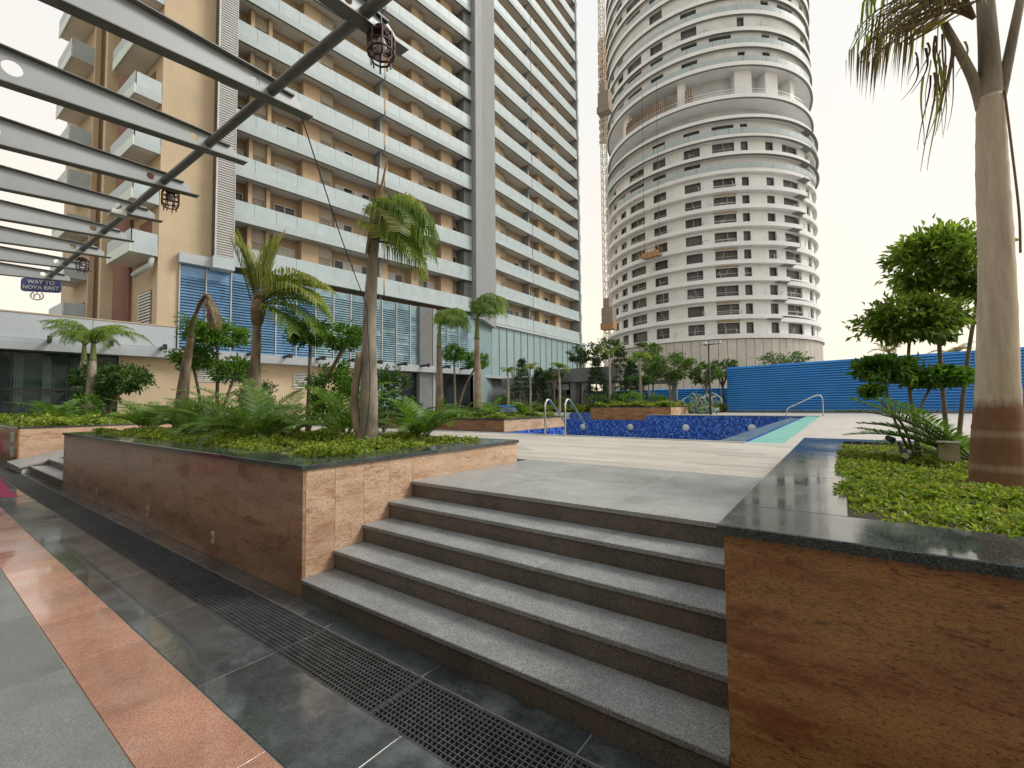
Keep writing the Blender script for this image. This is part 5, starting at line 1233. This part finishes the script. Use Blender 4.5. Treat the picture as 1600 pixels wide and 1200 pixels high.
# ================================================================ PERSON AT THE LEFT EDGE
def person(x, y, face):
    t = thing('person', 'person in a magenta tunic walking at the left edge of the frame', 'person', (x,y,0))
    c, s = math.cos(face), math.sin(face)
    def q(f, r, z): return (c*f + s*r, s*f - c*r, z)
    J = dict(pel=q(0,0,.92), sp=q(0,0,1.12), ch=q(.01,0,1.32), nk=q(.0,0,1.46), hd=q(.02,0,1.56), ht=q(.02,0,1.66),
             ls=q(0,-.17,1.38), le=q(-.06,-.23,1.12), lw=q(.08,-.24,.90), lh=q(.13,-.24,.82), rs=q(0,.17,1.38), re=q(-.04,.23,1.12), rw=q(.06,.25,.90), rh=q(.10,.25,.82),
             lhp=q(0,-.09,.88), lk=q(.10,-.09,.48), la=q(.02,-.09,.07), lt=q(.2,-.09,.03), rhp=q(0,.09,.88), rk=q(-.02,.09,.48), ra=q(-.18,.09,.09), rtoe=q(-.02,.09,.03))
    rad = dict(pel=.13,sp=.11,ch=.125,nk=.05,hd=.085,ht=.07,ls=.055,le=.04,lw=.03,lh=.03,rs=.055,re=.04,rw=.03,rh=.03,lhp=.085,lk=.06,la=.042,lt=.03,rhp=.085,rk=.06,ra=.042,rtoe=.03)
    E_ = [('pel','sp'),('sp','ch'),('ch','nk'),('nk','hd'),('hd','ht'),('ch','ls'),('ls','le'),('le','lw'),('lw','lh'),('ch','rs'),('rs','re'),('re','rw'),('rw','rh'),('pel','lhp'),('lhp','lk'),('lk','la'),('la','lt'),('pel','rhp'),('rhp','rk'),('rk','ra'),('ra','rtoe')]
    ks = list(J); me = bpy.data.meshes.new('body'); vs = [J[k] for k in ks]; es = [(ks.index(a), ks.index(b)) for a, b in E_]
    for hand, sg_ in (('lh',-1),('rh',1)):                # five fingers on each hand
        hx = J[hand]
        for f_ in range(5):
            i0 = len(vs); off = (f_-2)*.014
            d1 = (hx[0]+c*(.03+off*.3)+c*off, hx[1]+s*(.03+off*.3)+s*off, hx[2]-(.035 if f_ else .01)); d2 = (d1[0]+c*.01, d1[1]+s*.01, d1[2]-(.03 if f_ else .015)); 
            vs += [d1, d2]; es += [(ks.index(hand), i0), (i0, i0+1)]
    me.from_pydata(vs, es, []); me.update(); o = link('body', me, M['skin'], t)
    sk = o.modifiers.new('skin', 'SKIN')
    for i in range(len(vs)):
        r_ = rad[ks[i]] if i < len(ks) else .0085; me.skin_vertices[0].data[i].radius = (r_, r_)
    me.skin_vertices[0].data[0].use_root = True
    o.modifiers.new('sub', 'SUBSURF').levels = 2; o.modifiers['sub'].render_levels = 2
    n = 28; vs = []; fs = []
    prof = [(.075,.06,1.455),(.17,.105,1.40),(.19,.125,1.30),(.165,.12,1.10),(.20,.16,.92),(.26,.22,.72),(.36,.31,.50),(.45,.38,.40)]
    for i, (a, b, z) in enumerate(prof):
        for j in range(n):
            th = 2*math.pi*j/n; wv = 1 + (.05*math.sin(th*7+1) * max(0,i-3)/4)
            p = q(b*math.cos(th)*wv, a*math.sin(th)*wv, z + (.03*math.sin(th*3) if i == 7 else 0)); vs.append((x+p[0], y+p[1], p[2]))
    for i in range(len(prof)-1):
        for j in range(n): fs.append((i*n+j, i*n+(j+1)%n, (i+1)*n+(j+1)%n, (i+1)*n+j))
    MB().add(vs, fs).build('tunic', M['fabric'], t, True)
    for sd_ in (-1,1):
        a, b, d = (J['ls'],J['le'],J['lw']) if sd_ < 0 else (J['rs'],J['re'],J['rw']); tr = lambda p: (x+p[0],y+p[1],p[2])
        MB().tube([tr(a), tr(b), tr(tuple(.5*(u+v) for u, v in zip(b,d)))], [.08,.062,.055], 14, False).build('sleeve', M['fabric'], t, True)
        h, k_, an = (J['lhp'],J['lk'],J['la']) if sd_ < 0 else (J['rhp'],J['rk'],J['ra'])
        MB().tube([tr(h), tr(k_), tr((an[0],an[1],an[2]+.05))], [.105,.08,.06], 14, False).build('trouser_leg', M['trouser'], t, True)
    hd = (x+J['hd'][0], y+J['hd'][1], 1.60)
    MB().lathe(hd, [(.0,.115),(.06,.10),(.10,.04),(.102,-.03),(.085,-.10),(.05,-.2)], 16, face+R(60), face+R(300)).build('hair', M['hair'], t, True)
    MB().lathe((hd[0],hd[1],hd[2]), [(.0,.118),(.062,.102),(.102,.05)], 16).build('hair', M['hair'], t, True)
    for sd_ in (-1,1): 
        p = q(.095,.03*sd_,1.58); MB().lathe((x+p[0],y+p[1],p[2]), [(.0,.008),(.008,0),(.0,-.008)], 8).build('eye', M['hair'], t)
        p = q(.015,.092*sd_,1.57); MB().lathe((x+p[0],y+p[1],p[2]), [(.0,.03),(.014,.01),(.01,-.03)], 8).build('ear', M['skin'], t)
    p = q(.105,0,1.55); MB().lathe((x+p[0],y+p[1],p[2]), [(.0,.03),(.012,-.005),(.0,-.015)], 8).build('nose', M['skin'], t)
    p = q(.094,0,1.515); MB().box(x+p[0]-.012,x+p[0]+.012,y+p[1]-.012,y+p[1]+.012,p[2]-.004,p[2]+.004).build('mouth', M['fabric'], t)
person(-9.3, .60, R(180))
